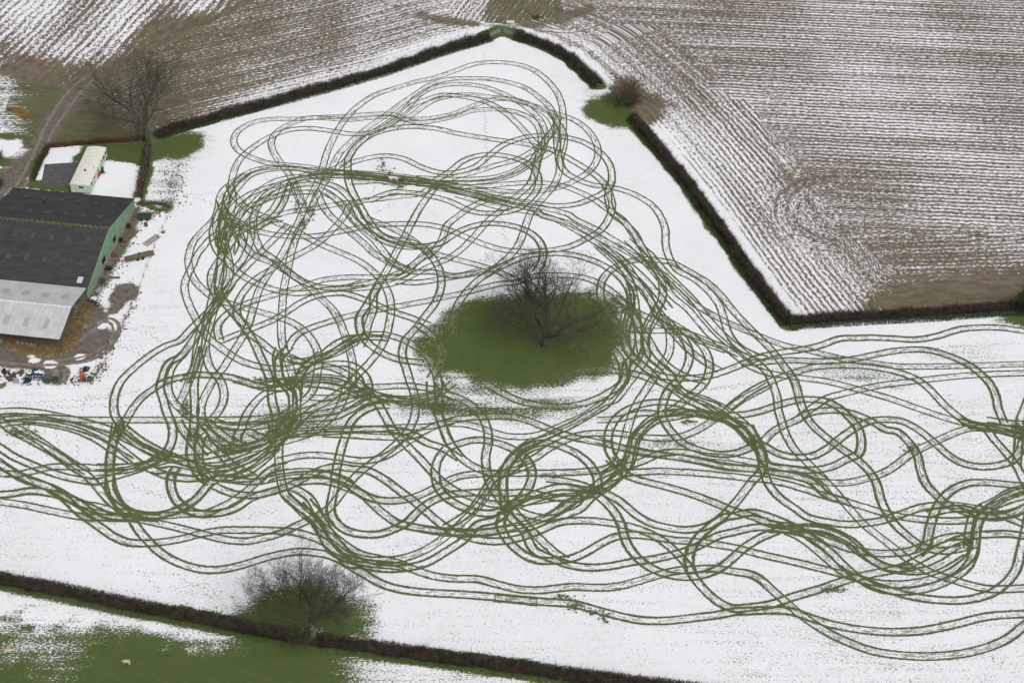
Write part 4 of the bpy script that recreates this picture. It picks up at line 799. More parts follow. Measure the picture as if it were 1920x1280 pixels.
V = np.stack([q - e1 * .12, q - e2 * .1, q + e1 * .12, q + e2 * .1], 1).reshape(-1, 3); mesh_np('ivy', V, np.arange(len(V)).reshape(-1, 4), M_ivy, ot)
# two more at the frame edges
def bush(name, label, px, py, r, h, seed, tm, n=16, lv=4):
    b = G2([(px, py)])[0]; rnd = random.Random(seed); st = []
    for i in range(n):
        a = rnd.uniform(0, 6.28); st.append(((rnd.gauss(0, r * .2), rnd.gauss(0, r * .2), 0), (math.cos(a) * r / h * rnd.uniform(.2, .9), math.sin(a) * r / h * rnd.uniform(.2, .9), 1), h * rnd.uniform(.45, .7), rnd.uniform(.05, .09)))
    return tree(name, label, b, grow(seed, st, lv, wig=.16, up=.02, kids=(7, 5, 4), ratio=(.5, .7), minr=.02), M_bark, tm, thick=.04, group='bushes', cat='bush')
bush('holly_tree', 'dark green tree at the right end of the straight hedge, cut by the frame', 1925, 580, 2.8, 6.5, 51, M_ivy, 26)
bush('bush', 'dark bush at the left frame edge beside the snow patch by the lane', -6, 298, 2.0, 2.6, 52, M_ivy, 14)
bush('bush', 'dark shrub at the left frame edge above the barn roof', -4, 352, 2.2, 3.0, 53, M_ivy, 16)
bush('bush', 'leafless scrub bush at the bottom corner of the farmyard by the orange machine', 160, 694, 1.9, 1.3, 54, M_hgrass, 20, 3)
bush('bush', 'small evergreen shrub in the hedge corner at the top of the caravan plot', 86, 284, .9, 1.3, 55, M_ivy, 10, 3)
bush('bush', 'brown bramble bush among the scrap in the bottom left corner of the yard', 25, 706, 1.5, 1.2, 56, M_twig_red, 16, 3)
bush('bush', 'brown weedy bush between the rutted gateway and the far fields', 1005, 34, 3.2, 1.2, 57, M_twig_red, 26, 3)

# ------------------------------------------------------------------ barns
def lerp(a, b, t): return tuple(a[i] + (b[i] - a[i]) * t for i in range(3))
def P3(px, py, z): return np.array(G(px, py, z))
M_roofd = basic('dark_sheet_roof', srgb(50, 52, 53), .7, col2=srgb(66, 67, 66), scale=.35, stretch=(1, 3, 1))
M_roofp = basic('pale_sheet_roof', srgb(172, 172, 174), .6, col2=srgb(190, 189, 190), scale=.5)
M_moss = basic('mossy_ridge', srgb(70, 74, 56), .9, col2=srgb(104, 102, 66), scale=1.0)
M_green = basic('green_cladding', srgb(98, 134, 108), .6, col2=srgb(124, 158, 130), scale=.8)
M_block = basic('block_wall', srgb(128, 122, 116), .9, col2=srgb(152, 140, 132), scale=1.0)
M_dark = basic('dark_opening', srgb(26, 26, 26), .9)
M_skyl = basic('dirty_rooflight', srgb(64, 61, 62), .5, col2=srgb(84, 77, 77), scale=1.2)
M_skyg = basic('green_rooflight', srgb(142, 158, 156), .4, col2=srgb(156, 168, 164), scale=1.2)
M_white = basic('white_paint', srgb(205, 208, 208), .5, var=.05)
M_steel = basic('steel_post', srgb(90, 64, 56), .6)
def solve_z(px, py, base):
    """height whose sight line through px,py passes closest above the ground point base"""
    best = min(np.arange(0, 12, .05), key=lambda z: float(np.hypot(*(np.array(G(px, py, z))[:2] - base))))
    return float(best)
gF = G2([(254, 391)])[0]; gN = G2([(165, 563)])[0]
zE = 2.7; gM = (gF + gN) / 2; axw = (gN - gF); Wd = np.linalg.norm(axw); axw = axw / Wd
far_e = P3(250.5, 373.5, zE)[:2]; near_e = P3(162, 543, zE)[:2]
Wd = float(np.linalg.norm(near_e - far_e)); axw = (near_e - far_e) / Wd; mid = (far_e + near_e) / 2
lv = P3(34, 342, zE)[:2] - far_e; L1 = float(np.linalg.norm(lv)); axl = lv / L1
perp = np.array([axw[1], -axw[0]]); perp = perp if perp @ axl > 0 else -perp; axl = perp; L1 = float(lv @ axl)
zR = solve_z(208, 423, mid); zR = min(max(zR, 4.2), 6.5)
print('barn', Wd, L1, 'ridge', zR, 'eave', zE)
def bp(a, w, z): q = far_e + axl * a + axw * w; return (float(q[0]), float(q[1]), z)      # a along from the green gable, w across from far eave
t0 = bp(0, Wd / 2, 0)
class Loc:
    def __init__(s, o): s.o = o
    def __call__(s, a, w, z): p = bp(a, w, z); return (p[0] - s.o[0], p[1] - s.o[1], p[2])
barn = empty('barn', t0, 'big dark roofed barn with a green gable wall at the left edge', 'barn'); q = Loc(t0)
def slab(mb, c4, th):
    a, b_, c_, d = [Vector(p) for p in c4]; n = (b_ - a).cross(d - a).normalized() * th
    if n.z < 0: n = -n
    V = [a, b_, c_, d, a + n, b_ + n, c_ + n, d + n]; return mb.add(V, [(0, 1, 2, 3), (4, 5, 6, 7), (0, 1, 5, 4), (1, 2, 6, 5), (2, 3, 7, 6), (3, 0, 4, 7)])
def zroof(w): return zE + (zR - zE) * (1 - abs(w - Wd / 2) / (Wd / 2))
# roof in sheets with small steps so the courses read
def roof(mbname, mat, parent, q, W_, Ln, zr, ze, over=.25, rows=4, th=.05, cw=1.05, colmat2=None):
    mb = MB()
    for side in (0, 1):
        for r in range(rows):
            w0 = (r / rows) * W_ / 2; w1 = ((r + 1) / rows) * W_ / 2 + (.12 if r < rows - 1 else 0)
            w0 -= over if r == 0 else 0
            f = lambda w: ze + (zr - ze) * w / (W_ / 2)
            off = .012 * (r + 1) * 0 + .03 * r
            ncol = int(Ln / cw)
            if side: A = [q(-over, W_ - w0, f(w0) + off), q(Ln + over, W_ - w0, f(w0) + off), q(Ln + over, W_ - w1, f(w1) + off), q(-over, W_ - w1, f(w1) + off)]
            else: A = [q(-over, w0, f(w0) + off), q(Ln + over, w0, f(w0) + off), q(Ln + over, w1, f(w1) + off), q(-over, w1, f(w1) + off)]
            slab(mb, A, th)
    return mb.build(mbname, mat, parent)
def corrug(mat):
    """fine sheet joints running down the slope, as paint-thin colour lines of the sheets themselves"""
    t = mat.node_tree; b = t.nodes['Principled BSDF']; src = b.inputs['Base Color'].links[0].from_socket
    g = t.nodes.new('ShaderNodeNewGeometry'); dp = t.nodes.new('ShaderNodeVectorMath'); dp.operation = 'DOT_PRODUCT'; dp.inputs[1].default_value = (axl[0], axl[1], 0)
    t.links.new(g.outputs['Position'], dp.inputs[0]); s = t.nodes.new('ShaderNodeMath'); s.operation = 'PINGPONG'; s.inputs[1].default_value = .53; t.links.new(dp.outputs['Value'], s.inputs[0])
    r = t.nodes.new('ShaderNodeMapRange'); r.inputs[1].default_value = 0; r.inputs[2].default_value = .09; r.inputs[3].default_value = .82; r.inputs[4].default_value = 1; t.links.new(s.outputs[0], r.inputs[0])
    mx = t.nodes.new('ShaderNodeMix'); mx.data_type = 'RGBA'; mx.blend_type = 'MULTIPLY'; mx.inputs[0].default_value = 1; t.links.new(src, mx.inputs[6]); t.links.new(r.outputs[0], mx.inputs[7]); t.links.new(mx.outputs[2], b.inputs['Base Color'])
corrug(M_roofd); corrug(M_roofp)
rf = roof('roof', M_roofd, barn, q, Wd, L1, zR, zE, rows=5)
mb = MB(); h1 = 1.35
for side in ():
    pass
z0_ = q(0, 0, 0)
# gable wall (green sheet above, block below) with two openings; side and back walls
def wallpoly(mb, pts, th=.12):
    V = [Vector(p) for p in pts]; n = (V[1] - V[0]).cross(V[2] - V[0]).normalized() * th; k = len(V)
    return mb.add([v for v in V] + [v + n for v in V], [tuple(range(k)), tuple(range(2 * k - 1, k - 1, -1))] + [(i, (i + 1) % k, k + (i + 1) % k, k + i) for i in range(k)])
w_op = [(Wd * .40, Wd * .46), (Wd * .62, Wd * .69)]
mb = MB(); cuts = [0] + [c for o_ in w_op for c in o_] + [Wd]; zb = 1.1; ztop_op = 2.7
xs = sorted(set([0, Wd / 2, Wd] + [c for o_ in w_op for c in o_]))
for w0, w1 in zip(xs[:-1], xs[1:]):
    opn = any(abs((w0 + w1) / 2 - (a + b_) / 2) < .2 * (b_ - a) + 1e-6 and w0 >= a - 1e-6 and w1 <= b_ + 1e-6 for a, b_ in w_op)
    lo = ztop_op if opn else zb
    if zroof(w0) - .05 > lo: wallpoly(mb, [q(0, w0, lo), q(0, w1, lo), q(0, w1, zroof(w1) - .06), q(0, w0, zroof(w0) - .06)], .1)
mb.build('wall', M_green, barn)
mb = MB(); wallpoly(mb, [q(-.04, 0, 0), q(-.04, Wd, 0), q(-.04, Wd, zb), q(-.04, 0, zb)], .2)
wallpoly(mb, [q(.12, Wd * .30, zb), q(.12, Wd * .60, zb), q(.12, Wd * .60, zb), q(.12, Wd * .30, zb)], .1) if False else None
lw = mb.build('block_wall', M_block, barn); lw['label'] = 'grey pinkish block lower wall'
mb = MB()
for (a0, a1, w_) in ((.1, L1, .1), (.1, L1, Wd - .1)): wallpoly(MB(), [q(a0, w_, 0), q(a1, w_, 0), q(a1, w_, zE - .02), q(a0, w_, zE - .02)], .1).build('wall', M_green, barn)
wallpoly(mb, [q(L1, 0, 0), q(L1, Wd, 0), q(L1, Wd, zE), q(L1, Wd / 2, zR - .1), q(L1, 0, zE)], .1)
mb.build('wall', M_green, barn)
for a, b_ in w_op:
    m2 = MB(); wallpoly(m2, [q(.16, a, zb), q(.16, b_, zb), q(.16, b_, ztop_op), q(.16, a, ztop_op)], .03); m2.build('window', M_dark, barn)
mb = MB(); 
for k in range(int(L1 / .9)):
    a = .3 + k * .9; p = q(a, Wd / 2, zR + .17); mb.box(p, (.5, .5, .10), math.atan2(axl[1], axl[0]))
mb.tube(q(-.25, Wd / 2, zR + .14), q(L1 + .25, Wd / 2, zR + .14), .16, n=8); rd = mb.build('ridge', M_moss, rf)
mb = MB()
for k in range(int(L1 / 1.15)):
    for s_ in (-.42, .42): p = q(.5 + k * 1.15 + (0.55 if s_ > 0 else 0), Wd / 2 + s_, zR + .12); mb.lump(p, (.11, .11, .08), k, 8, 5, .15)
mb.build('ridge_bolts', basic('pale_lichen', srgb(126, 124, 108), .9), rf)
def rooflights(q, W_, Ln, zr, ze, spots, size, mat, parent, off):
    for a, w in spots:
        mb = MB(); f = lambda w_: ze + (zr - ze) * (1 - abs(w_ - W_ / 2) / (W_ / 2)) + off
        A = [q(a - size[0] / 2, w - size[1] / 2, f(w - size[1] / 2)), q(a + size[0] / 2, w - size[1] / 2, f(w - size[1] / 2)), q(a + size[0] / 2, w + size[1] / 2, f(w + size[1] / 2)), q(a - size[0] / 2, w + size[1] / 2, f(w + size[1] / 2))]
        slab(mb, A, .03); mb.build('rooflight', mat, parent)
sp = []
for k in range(7):
    a = 2.9 + k * 3.9
    if a < L1 - 1: sp += [(a, Wd * .13), (a + .4, Wd * .34), (a + .4, Wd * .62), (a, Wd * .80)]
rooflights(q, Wd, L1, zR, zE, sp, (1.05, 1.5), M_skyl, rf, .20)
rooflights(q, Wd, L1, zR, zE, [(1.9, Wd * .935)], (1.1, 1.5), M_roofp, rf, .21)
mb = MB(); mb.tube(q(17.5, Wd * .2, zroof(Wd * .2)), q(17.5, Wd * .2, zroof(Wd * .2) + .6), .2, n=10); mb.build('vent', M_dark, rf)
mb = MB(); mb.tube(q(-.3, -.05, zE + .06), q(-.3, Wd / 2, zR + .1), .07, n=5); mb.tube(q(-.3, Wd + .05, zE + .06), q(-.3, Wd / 2, zR + .1), .07, n=5); mb.build('verge_trim', M_green, rf)

M_grey = basic('grey_metal', srgb(120, 124, 128), .5, col2=srgb(150, 154, 158), scale=1.5)
# pale open sided barn in front
zE2, = (3.3,); A_ = P3(110, 635, zE2)[:2]; B_ = P3(160.5, 541, zE2)[:2]
W2 = abs(float((A_ - B_) @ axw)); off_a = float((B_ - far_e) @ axl); off_a2 = float((A_ - far_e) @ axl); w_far = float((B_ - far_e) @ axw); off_a = (off_a + off_a2) / 2
mid2 = far_e + axl * off_a + axw * (w_far + W2 / 2); zR2 = min(max(solve_z(132, 576, mid2), zE2 + .9), zE2 + 2.6); L2 = 24.0
print('pale barn', W2, off_a, w_far, 'ridge', zR2, 'main W', Wd)
t1 = bp(off_a, w_far + W2 / 2, 0); pb = empty('open_barn', t1, 'pale grey roofed open-sided barn with straw spilling round it', 'barn')
def q2(a, w, z): p = bp(off_a + a, w_far + w, z); return (p[0] - t1[0], p[1] - t1[1], p[2])
rf2 = roof('roof', M_roofp, pb, q2, W2, L2, zR2, zE2, over=.15, rows=2, th=.06)
mb = MB(); mb.tube(q2(-.15, W2 / 2, zR2 + .1), q2(L2, W2 / 2, zR2 + .1), .12, n=8)
for k in range(int(L2 / 1.0)): p = q2(.4 + k * 1.0, W2 / 2 + .1, zR2 + .13); mb.lump(p, (.36, .3, .13), k, 10, 6, .1)
mb.build('ridge', M_white, rf2)
sp = [(3.6 + 4.1 * k, W2 * .80) for k in range(5)]; rooflights(q2, W2, L2, zR2, zE2, sp, (1.0, 2.2), M_skyg, rf2, .13)
sp = [(2.6 + 4.1 * k, W2 * .27) for k in range(5)]; rooflights(q2, W2, L2, zR2, zE2, sp, (1.5, 1.7), M_skyg, rf2, .13)
for a in (0.1, 5, 10, 15, 20):
    for w in (.15, W2 - .15):
        mb = MB(); p = q2(a, w, zE2 / 2); mb.box(p, (.16, .16, zE2 + .02), math.atan2(axl[1], axl[0])); mb.build('post', M_steel, pb)
mb = MB(); mb.tube(q2(0.05, .1, zE2 - .1), q2(.05, W2 / 2, zR2 - .1), .08, n=5); mb.tube(q2(.05, W2 - .1, zE2 - .1), q2(.05, W2 / 2, zR2 - .1), .08, n=5); mb.tube(q2(0, W2 - .12, zE2 - .12), q2(L2, W2 - .12, zE2 - .12), .09, n=5); mb.build('roof_beam', M_steel, pb)
mb = MB(); wallpoly(mb, [q2(7, W2 - 3.5, 0), q2(L2, W2 - 3.5, 0), q2(L2, W2 - 3.5, 2.0), q2(7, W2 - 3.5, 2.0)], .1); mb.build('back_wall', M_block, pb)
for k in range(5):
    mb = MB(); a = 5.2 + k * .95; wallpoly(mb, [q2(a, W2 - .5, .05), q2(a + .45, W2 - .5, .05), q2(a + .45, W2 - .5, .8), q2(a, W2 - .5, .8)], .05)
    o = mb.build('feed_sack', M_grey, None); o.location = t1; tag(o, 'pale feed sack under the near eave of the pale barn', 'sack', 'pale sacks under the pale barn')
M_straw = basic('straw', srgb(134, 114, 78), .95, col2=srgb(84, 74, 52), scale=1.6, detail=8, bump=.6)
def heap(name, label, pts, hw, h, mat, seed, cat='straw'):
    rng = np.random.default_rng(seed); c = catmull(G2(pts), .5); t = np.gradient(c, axis=0); t /= np.linalg.norm(t, axis=1)[:, None]; n = np.stack([-t[:, 1], t[:, 0]], -1); m = len(c); K = 11; V = []
    for i in range(m):
        e = min(1, i / 3, (m - 1 - i) / 3); w_ = hw * (.7 + .6 * rng.random()) * (.3 + .7 * e)
        for k in range(K):
            a = -1 + 2 * k / (K - 1); qq = c[i] + n[i] * a * w_; V.append((qq[0], qq[1], .015 + max(0, (1 - a * a)) * h * e * (.5 + .8 * rng.random()) * (0 < k < K - 1)))
    F_ = [(i * K + k, (i + 1) * K + k, (i + 1) * K + k + 1, i * K + k + 1) for i in range(m - 1) for k in range(K - 1)]
    N_ = m * 90; i = rng.integers(0, m, N_); a = rng.normal(0, .55, N_); p = c[i] + n[i] * (a * hw)[:, None]; z = .03 + np.clip(1 - a * a, 0, 1) * h * (.7 + .6 * rng.random(N_))
    V = np.array(V); o = mesh_np(name, V, np.array(F_), mat)
    me = o.data; d = rng.normal(0, 1, (N_, 2)); d /= np.linalg.norm(d, axis=1)[:, None]; l = .12 + .2 * rng.random(N_); s_ = np.stack([-d[:, 1], d[:, 0]], -1) * .03
    A = np.column_stack([p - d * l[:, None], z]); B = np.column_stack([p + d * l[:, None], z + rng.normal(0, .06, N_)]); s3 = np.column_stack([s_, np.zeros(N_)])
    V2 = np.stack([A - s3, A + s3, B + s3, B - s3], 1).reshape(-1, 3); V2[:, 2] = np.maximum(V2[:, 2], .02)
    VV = np.vstack([V, V2]); FF = np.vstack([np.array(F_), np.arange(len(V2)).reshape(-1, 4) + len(V)])
    bpy.data.objects.remove(o); o = mesh_np(name, VV, FF, mat); return tag(o, label, cat, kind='stuff')
heap('straw', 'yellow brown straw strewn round the open sides of the pale barn', [(8, 640), (40, 650), (80, 658), (112, 660), (128, 645), (140, 618), (152, 595), (168, 572)], 1.5, .35, M_straw, 3)
heap('straw', 'orange straw heap on the rough grass at the far left by the lane', [(14, 206), (30, 206), (42, 214), (52, 222)], 1.1, .45, basic('old_straw', srgb(150, 122, 72), .95, col2=srgb(104, 86, 56), scale=1.6), 4)

# ------------------------------------------------------------------ caravan
M_cream = basic('cream_roof', srgb(206, 204, 197), .6, col2=srgb(218, 216, 210), scale=.8); M_cwall = basic('pale_green_wall', srgb(176, 192, 176), .6, var=.05); M_glass = basic('dark_glass', srgb(70, 82, 84), .2); M_red = basic('red_paint', srgb(176, 50, 42), .5, var=.1)
zc = 2.75; c1 = P3(131.5, 342, zc)[:2]; c2 = P3(166.5, 346.5, zc)[:2]; c3 = P3(199, 276, zc)[:2]
ea = c2 - c1; cw_ = float(np.linalg.norm(ea)); ea /= cw_; el = np.array([-ea[1], ea[0]]); el = el if el @ (c3 - c2) > 0 else -el; cl = float((c3 - c2) @ el); sh = float((c3 - c2) @ ea)
rzc = math.atan2(el[1], el[0]) ; 
dl = (c3 - c2); cl = float(np.linalg.norm(dl)); el = dl / cl; ea2 = np.array([el[1], -el[0]]); cw_ = abs(float((c2 - c1) @ ea2)); cw_ = max(3.2, min(cw_, 4.4)); print('caravan', cw_, cl)
cc = c2 - ea2 * cw_ / 2 + el * cl / 2; car = empty('caravan', (cc[0], cc[1], 0), 'long cream static caravan standing on the lawn behind the barn', 'caravan', rz=math.atan2(el[1], el[0]))
# local x along length, y across (left of x)
mb = MB(); mb.box((0, 0, 1.5), (cl - .1, cw_ - .1, 2.1)); body = mb.build('body', M_cwall, car)
mb = MB(); n_ = 8; V = []; 
for s_ in (-1, 1):
    for i in range(n_ + 1):
        a = -1 + 2 * i / n_; V.append((s_ * (cl / 2 + .06), a * (cw_ / 2 + .06), 2.56 + .30 * (1 - a * a)))
    for i in (n_, 0): V.append((s_ * (cl / 2 + .06), (-1 + 2 * i / n_) * (cw_ / 2 + .06), 2.50))
k = n_ + 3; mb.add(V, [tuple(range(k)), tuple(range(2 * k - 1, k - 1, -1))] + [(i, (i + 1) % k, k + (i + 1) % k, k + i) for i in range(k)]); crf = mb.build('roof', M_cream, car)
mb = MB()
for i in range(1, 11): x_ = -cl / 2 + i * cl / 11; [mb.tube((x_, a * cw_ / 2, 2.575 + .30 * (1 - a * a)), (x_, (a + .25) * cw_ / 2, 2.575 + .30 * (1 - (a + .25) ** 2)), .02, n=4) for a in (-1, -.75, -.5, -.25, 0, .25, .5, .75)]
mb.build('roof_seams', basic('seam', srgb(186, 186, 178), .6), crf)
mb = MB(); mb.tube((-2.2, 0, 2.8), (-2.2, 0, 3.15), .22, n=10); mb.build('vent', M_dark, crf)
mb = MB(); mb.tube((-1.0, -cw_ / 2 + .5, 2.6), (-1.0, -cw_ / 2 + .5, 3.1), .08, n=8); mb.build('flue', M_roofd, crf)
def win(x_, y_, w_, h_, face):
    m2 = MB()
    if face == 's': m2.box((x_, -cw_ / 2 + .03, y_), (w_, .06, h_))
    elif face == 'e': m2.box((-cl / 2 + .03, x_, y_), (.06, w_, h_))
    wf = m2.build('window', M_white, car); m3 = MB()
    if face == 's': m3.box((x_, -cw_ / 2 - .01, y_), (w_ - .16, .06, h_ - .16))
    else: m3.box((-cl / 2 - .01, x_, y_), (.06, w_ - .16, h_ - .16))
    m3.build('pane', M_glass, wf)
for x_, w_ in ((cl * .42, .9), (cl * .30, 1.3), (cl * .2, .6), (-.2, .5), (-cl * .22, .8), (-cl * .38, 1.0)): win(x_, 1.9, w_, .75, 's')
win(-.35, 1.95, 1.3, .7, 'e')
m2 = MB(); m2.box((.9, -cw_ / 2 + .02, 1.5), (.75, .07, 1.9)); m2.build('door', M_white, car)
m2 = MB()
for x_ in (-cl * .35, -cl * .12, cl * .12, cl * .35):
    for y_ in (-cw_ * .35, cw_ * .35): m2.box((x_, y_, .24), (.4, .25, .5))
m2.build('support_blocks', M_block, car)
m2 = MB(); m2.box((0, 0, .36), (cl - .5, cw_ - .5, .2)); m2.build('chassis', M_dark, car)
def at(px, py): g_ = G2([(px, py)])[0]; return (float(g_[0]), float(g_[1]), 0)
def rooted(name, label, cat, px, py, rz=0, group=None): return empty(name, at(px, py), label, cat, group, rz)
for k, (px, py, m_, lb) in enumerate(((183.5, 333.5, M_red, 'red gas bottle beside the caravan door, nearer the barn'), (186.5, 329.5, M_red, 'red gas bottle beside the caravan, the farther of the pair'))):
    o = rooted('gas_bottle', lb, 'gas bottle', px, py, group='red gas bottles'); mb = MB(); mb.tube((0, 0, 0), (0, 0, 1.1), .28, n=14); mb.lump((0, 0, 1.1), (.28, .28, .22), 1, 14, 8, 0); mb.build('cylinder', m_, o); mb = MB(); mb.tube((0, 0, 1.28), (0, 0, 1.42), .1, n=8); mb.build('valve', M_dark, o)
o = rooted('wheelbarrow', 'dark wheelbarrow against the red gas bottles on the lawn', 'wheelbarrow', 190, 327, .5); mb = MB()
mb.add([(-.6, -.4, .75), (.6, -.4, .75), (.6, .4, .75), (-.6, .4, .75), (-.35, -.25, .35), (.3, -.25, .35), (.3, .25, .35), (-.35, .25, .35)], [(4, 5, 6, 7), (0, 1, 5, 4), (1, 2, 6, 5), (2, 3, 7, 6), (3, 0, 4, 7)]); mb.build('tray', M_ivy, o)
mb = MB(); mb.torus((.75, 0, .22), .18, .06, (0, 1, 0)); mb.build('wheel', M_dark, o); mb = MB(); mb.tube((.7, .1, .25), (-1.1, .3, .7), .03); mb.tube((.7, -.1, .25), (-1.1, -.3, .7), .03); mb.tube((-.3, .25, .4), (-.35, .28, 0), .03); mb.tube((-.3, -.25, .4), (-.35, -.28, 0), .03); mb.build('frame', M_dark, o)
bushm = bush('bush', 'dark garden shrub on the lawn at the foot of the caravan side', 193, 320, .7, 1.2, 61, M_ivy, 8, 3)
o = tag(mesh_np('hard_standing', np.array([(*at(x_, y_)[:2], .01) for x_, y_ in ((84, 308), (150, 304), (143, 349), (76, 349))]), np.array([(0, 1, 2, 3)]), basic('dark_tarmac', srgb(70, 70, 74), .9, col2=srgb(92, 90, 92), scale=1.2, detail=8)), kind='structure')

# ------------------------------------------------------------------ yard clutter
M_rust = basic('rust', srgb(78, 58, 48), .9, col2=srgb(104, 82, 70), scale=3); M_wood = basic('old_wood', srgb(84, 76, 62), .9, col2=srgb(122, 112, 92), scale=2, stretch=(1, 6, 1)); M_rubber = basic('rubber', srgb(34, 36, 38), .8)
M_grey = basic('grey_metal', srgb(120, 124, 128), .5, col2=srgb(150, 154, 158), scale=1.5); M_blue = basic('blue_paint', srgb(44, 72, 116), .6, var=.3); M_orange = basic('orange_paint', srgb(150, 78, 56), .7, var=.25); M_gdk = basic('dark_green_paint', srgb(48, 66, 56), .6, var=.2)
# livestock trailer behind the barn corner
o = rooted('trailer', 'grey topped dark livestock trailer at the back corner of the barn', 'trailer', 272, 410, .05); mb = MB(); mb.box((0, 0, .75), (2.9, 1.7, .7)); mb.build('body', M_gdk, o)
mb = MB(); mb.box((0, .75, 1.22), (3.0, .4, .12)); mb.build('roof', M_grey, o); [MB().tube((x_, -.95, .3), (x_, -.80, .3), .3, n=14).build('wheel', M_rubber, o) for x_ in (-.6, .6)]
mb = MB(); mb.tube((1.4, 0, .4), (2.2, -1.2, .3), .06); mb.build('drawbar', M_grey, o); mb = MB(); [mb.box((x_, -.88, .75), (.05, .08, .7)) for x_ in (-1.3, -.8, -.3, .2, .7, 1.2)]; mb.build('side_slats', M_wood, o)
o = rooted('barrel', 'small dark drum standing beside the livestock trailer', 'barrel', 274, 424); mb = MB(); mb.tube((0, 0, 0), (0, 0, .9), .35, n=14); [mb.torus((0, 0, z), .35, .03) for z in (.3, .6, .88)]; mb.build('drum', M_rust, o)
# timber stack and long trailer of poles
def logs(label, px, py, rz, n, L, r, mat, seed, w=1.2, group=None):
    rnd = random.Random(seed)
    for i in range(n):
        o = rooted('log', label, 'log', px + rnd.uniform(-1, 1) * w * 3, py + rnd.uniform(-1, 1) * w * 2, 0, group or label)
        mb = MB(); a = rz + rnd.gauss(0, .12); l = L * rnd.uniform(.6, 1) / 2; z = r + (i % 3) * r * 1.6; d = (math.cos(a) * l, math.sin(a) * l)
        mb.tube((-d[0], -d[1], z), (d[0], d[1], z), r, r * .7, n=8); o2 = mb.build('bark', mat, o)
logs('weathered pole lying in the heap against the green barn wall', 247, 444, 1.25, 11, 4.5, .15, M_wood, 3, 1.6, 'poles by the barn wall')
o = rooted('farm_trailer', 'long flat farm trailer stacked with old timber by the yard fence', 'trailer', 262, 484, .42); mb = MB(); mb.box((0, 0, .55), (6.2, 1.5, .14)); mb.build('bed', M_wood, o)
mb = MB(); rnd = random.Random(6); [mb.box((rnd.uniform(-.4, .6), y_, .70 + rnd.uniform(0, .25)), (5.0 + rnd.uniform(-1, .8), .16, .14), rnd.uniform(-.03, .03)) for y_ in np.linspace(-.65, .65, 8)]; mb.build('planks', M_wood, o)
[MB().tube((x_, s_ * .62, .32), (x_, s_ * .85, .32), .32, n=14).build('wheel', M_rubber, o) for x_ in (-.5, .5) for s_ in (-1, 1)]; mb = MB(); mb.tube((-3.1, 0, .5), (-4.0, -.2, .3), .07); mb.build('drawbar', M_rust, o); mb = MB(); mb.lump((.1, .2, 1.0), (.35, .3, .3), 3); mb.build('bundle', M_rust, o)
# harrow frame lying flat
o = rooted('harrow', 'rusty flat harrow frame lying in the snow beside the timber trailer', 'harrow', 284, 452, .95); mb = MB()
for x_ in np.linspace(-1.8, 1.8, 7): mb.tube((x_, -.7, .18), (x_ + .25, .7, .18), .05, n=6)
for y_ in (-.7, -.25, .25, .7): mb.tube((-1.9, y_, .20), (2.1, y_, .20), .055, n=6)
mb.build('frame', M_rust, o); mb = MB(); [mb.tube((x_, y_, .18), (x_, y_, 0), .03, n=5) for x_ in np.linspace(-1.8, 1.8, 7) for y_ in (-.7, -.25, .25, .7)]; mb.build('tines', M_rust, o)
def tyre(px, py, label, R=.35, stack=1, group='old tyres in the yard'):
    for k in range(stack):
        o = rooted('tyre', label, 'tyre', px, py, 0, group); mb = MB(); mb.torus((0, 0, .12 + .22 * k), R, .12); mb.build('tread', M_rubber, o)
tyre(306, 436, 'single black tyre lying on the snow by the fence, upper right of the harrow', .32); tyre(176, 569, 'black tyre half under snow at the green wall corner', .5); tyre(182, 571, 'black tyre beside the sacks at the pale barn corner', .5); tyre(170, 563, 'black tyre leaning in the pile at the near end of the green wall', .5)
o = rooted('sack_pile', 'crumpled white plastic sack at the near corner of the green wall', 'sack', 177, 560); mb = MB(); mb.lump((0, 0, .2), (.6, .5, .35), 8, amp=.5); mb.build('plastic', M_white, o)
o = rooted('timber_baulk', 'short squared timber baulk lying on the snow near the barn', 'timber', 214, 521.5, -.05); mb = MB(); mb.box((0, 0, .18), (2.4, .4, .35)); mb.build('beam', M_wood, o)
o = rooted('gate_post', 'stout pale wooden post at the yard corner above the scrap', 'post', 190, 671); mb = MB(); mb.box((0, 0, .7), (.7, .6, 1.4)); mb.add([(-.35, -.3, 1.4), (.35, -.3, 1.4), (.35, .3, 1.4), (-.35, .3, 1.4), (0, 0, 1.6)], [(0, 1, 4), (1, 2, 4), (2, 3, 4), (3, 0, 4)]); mb.build('timber', M_wood, o)
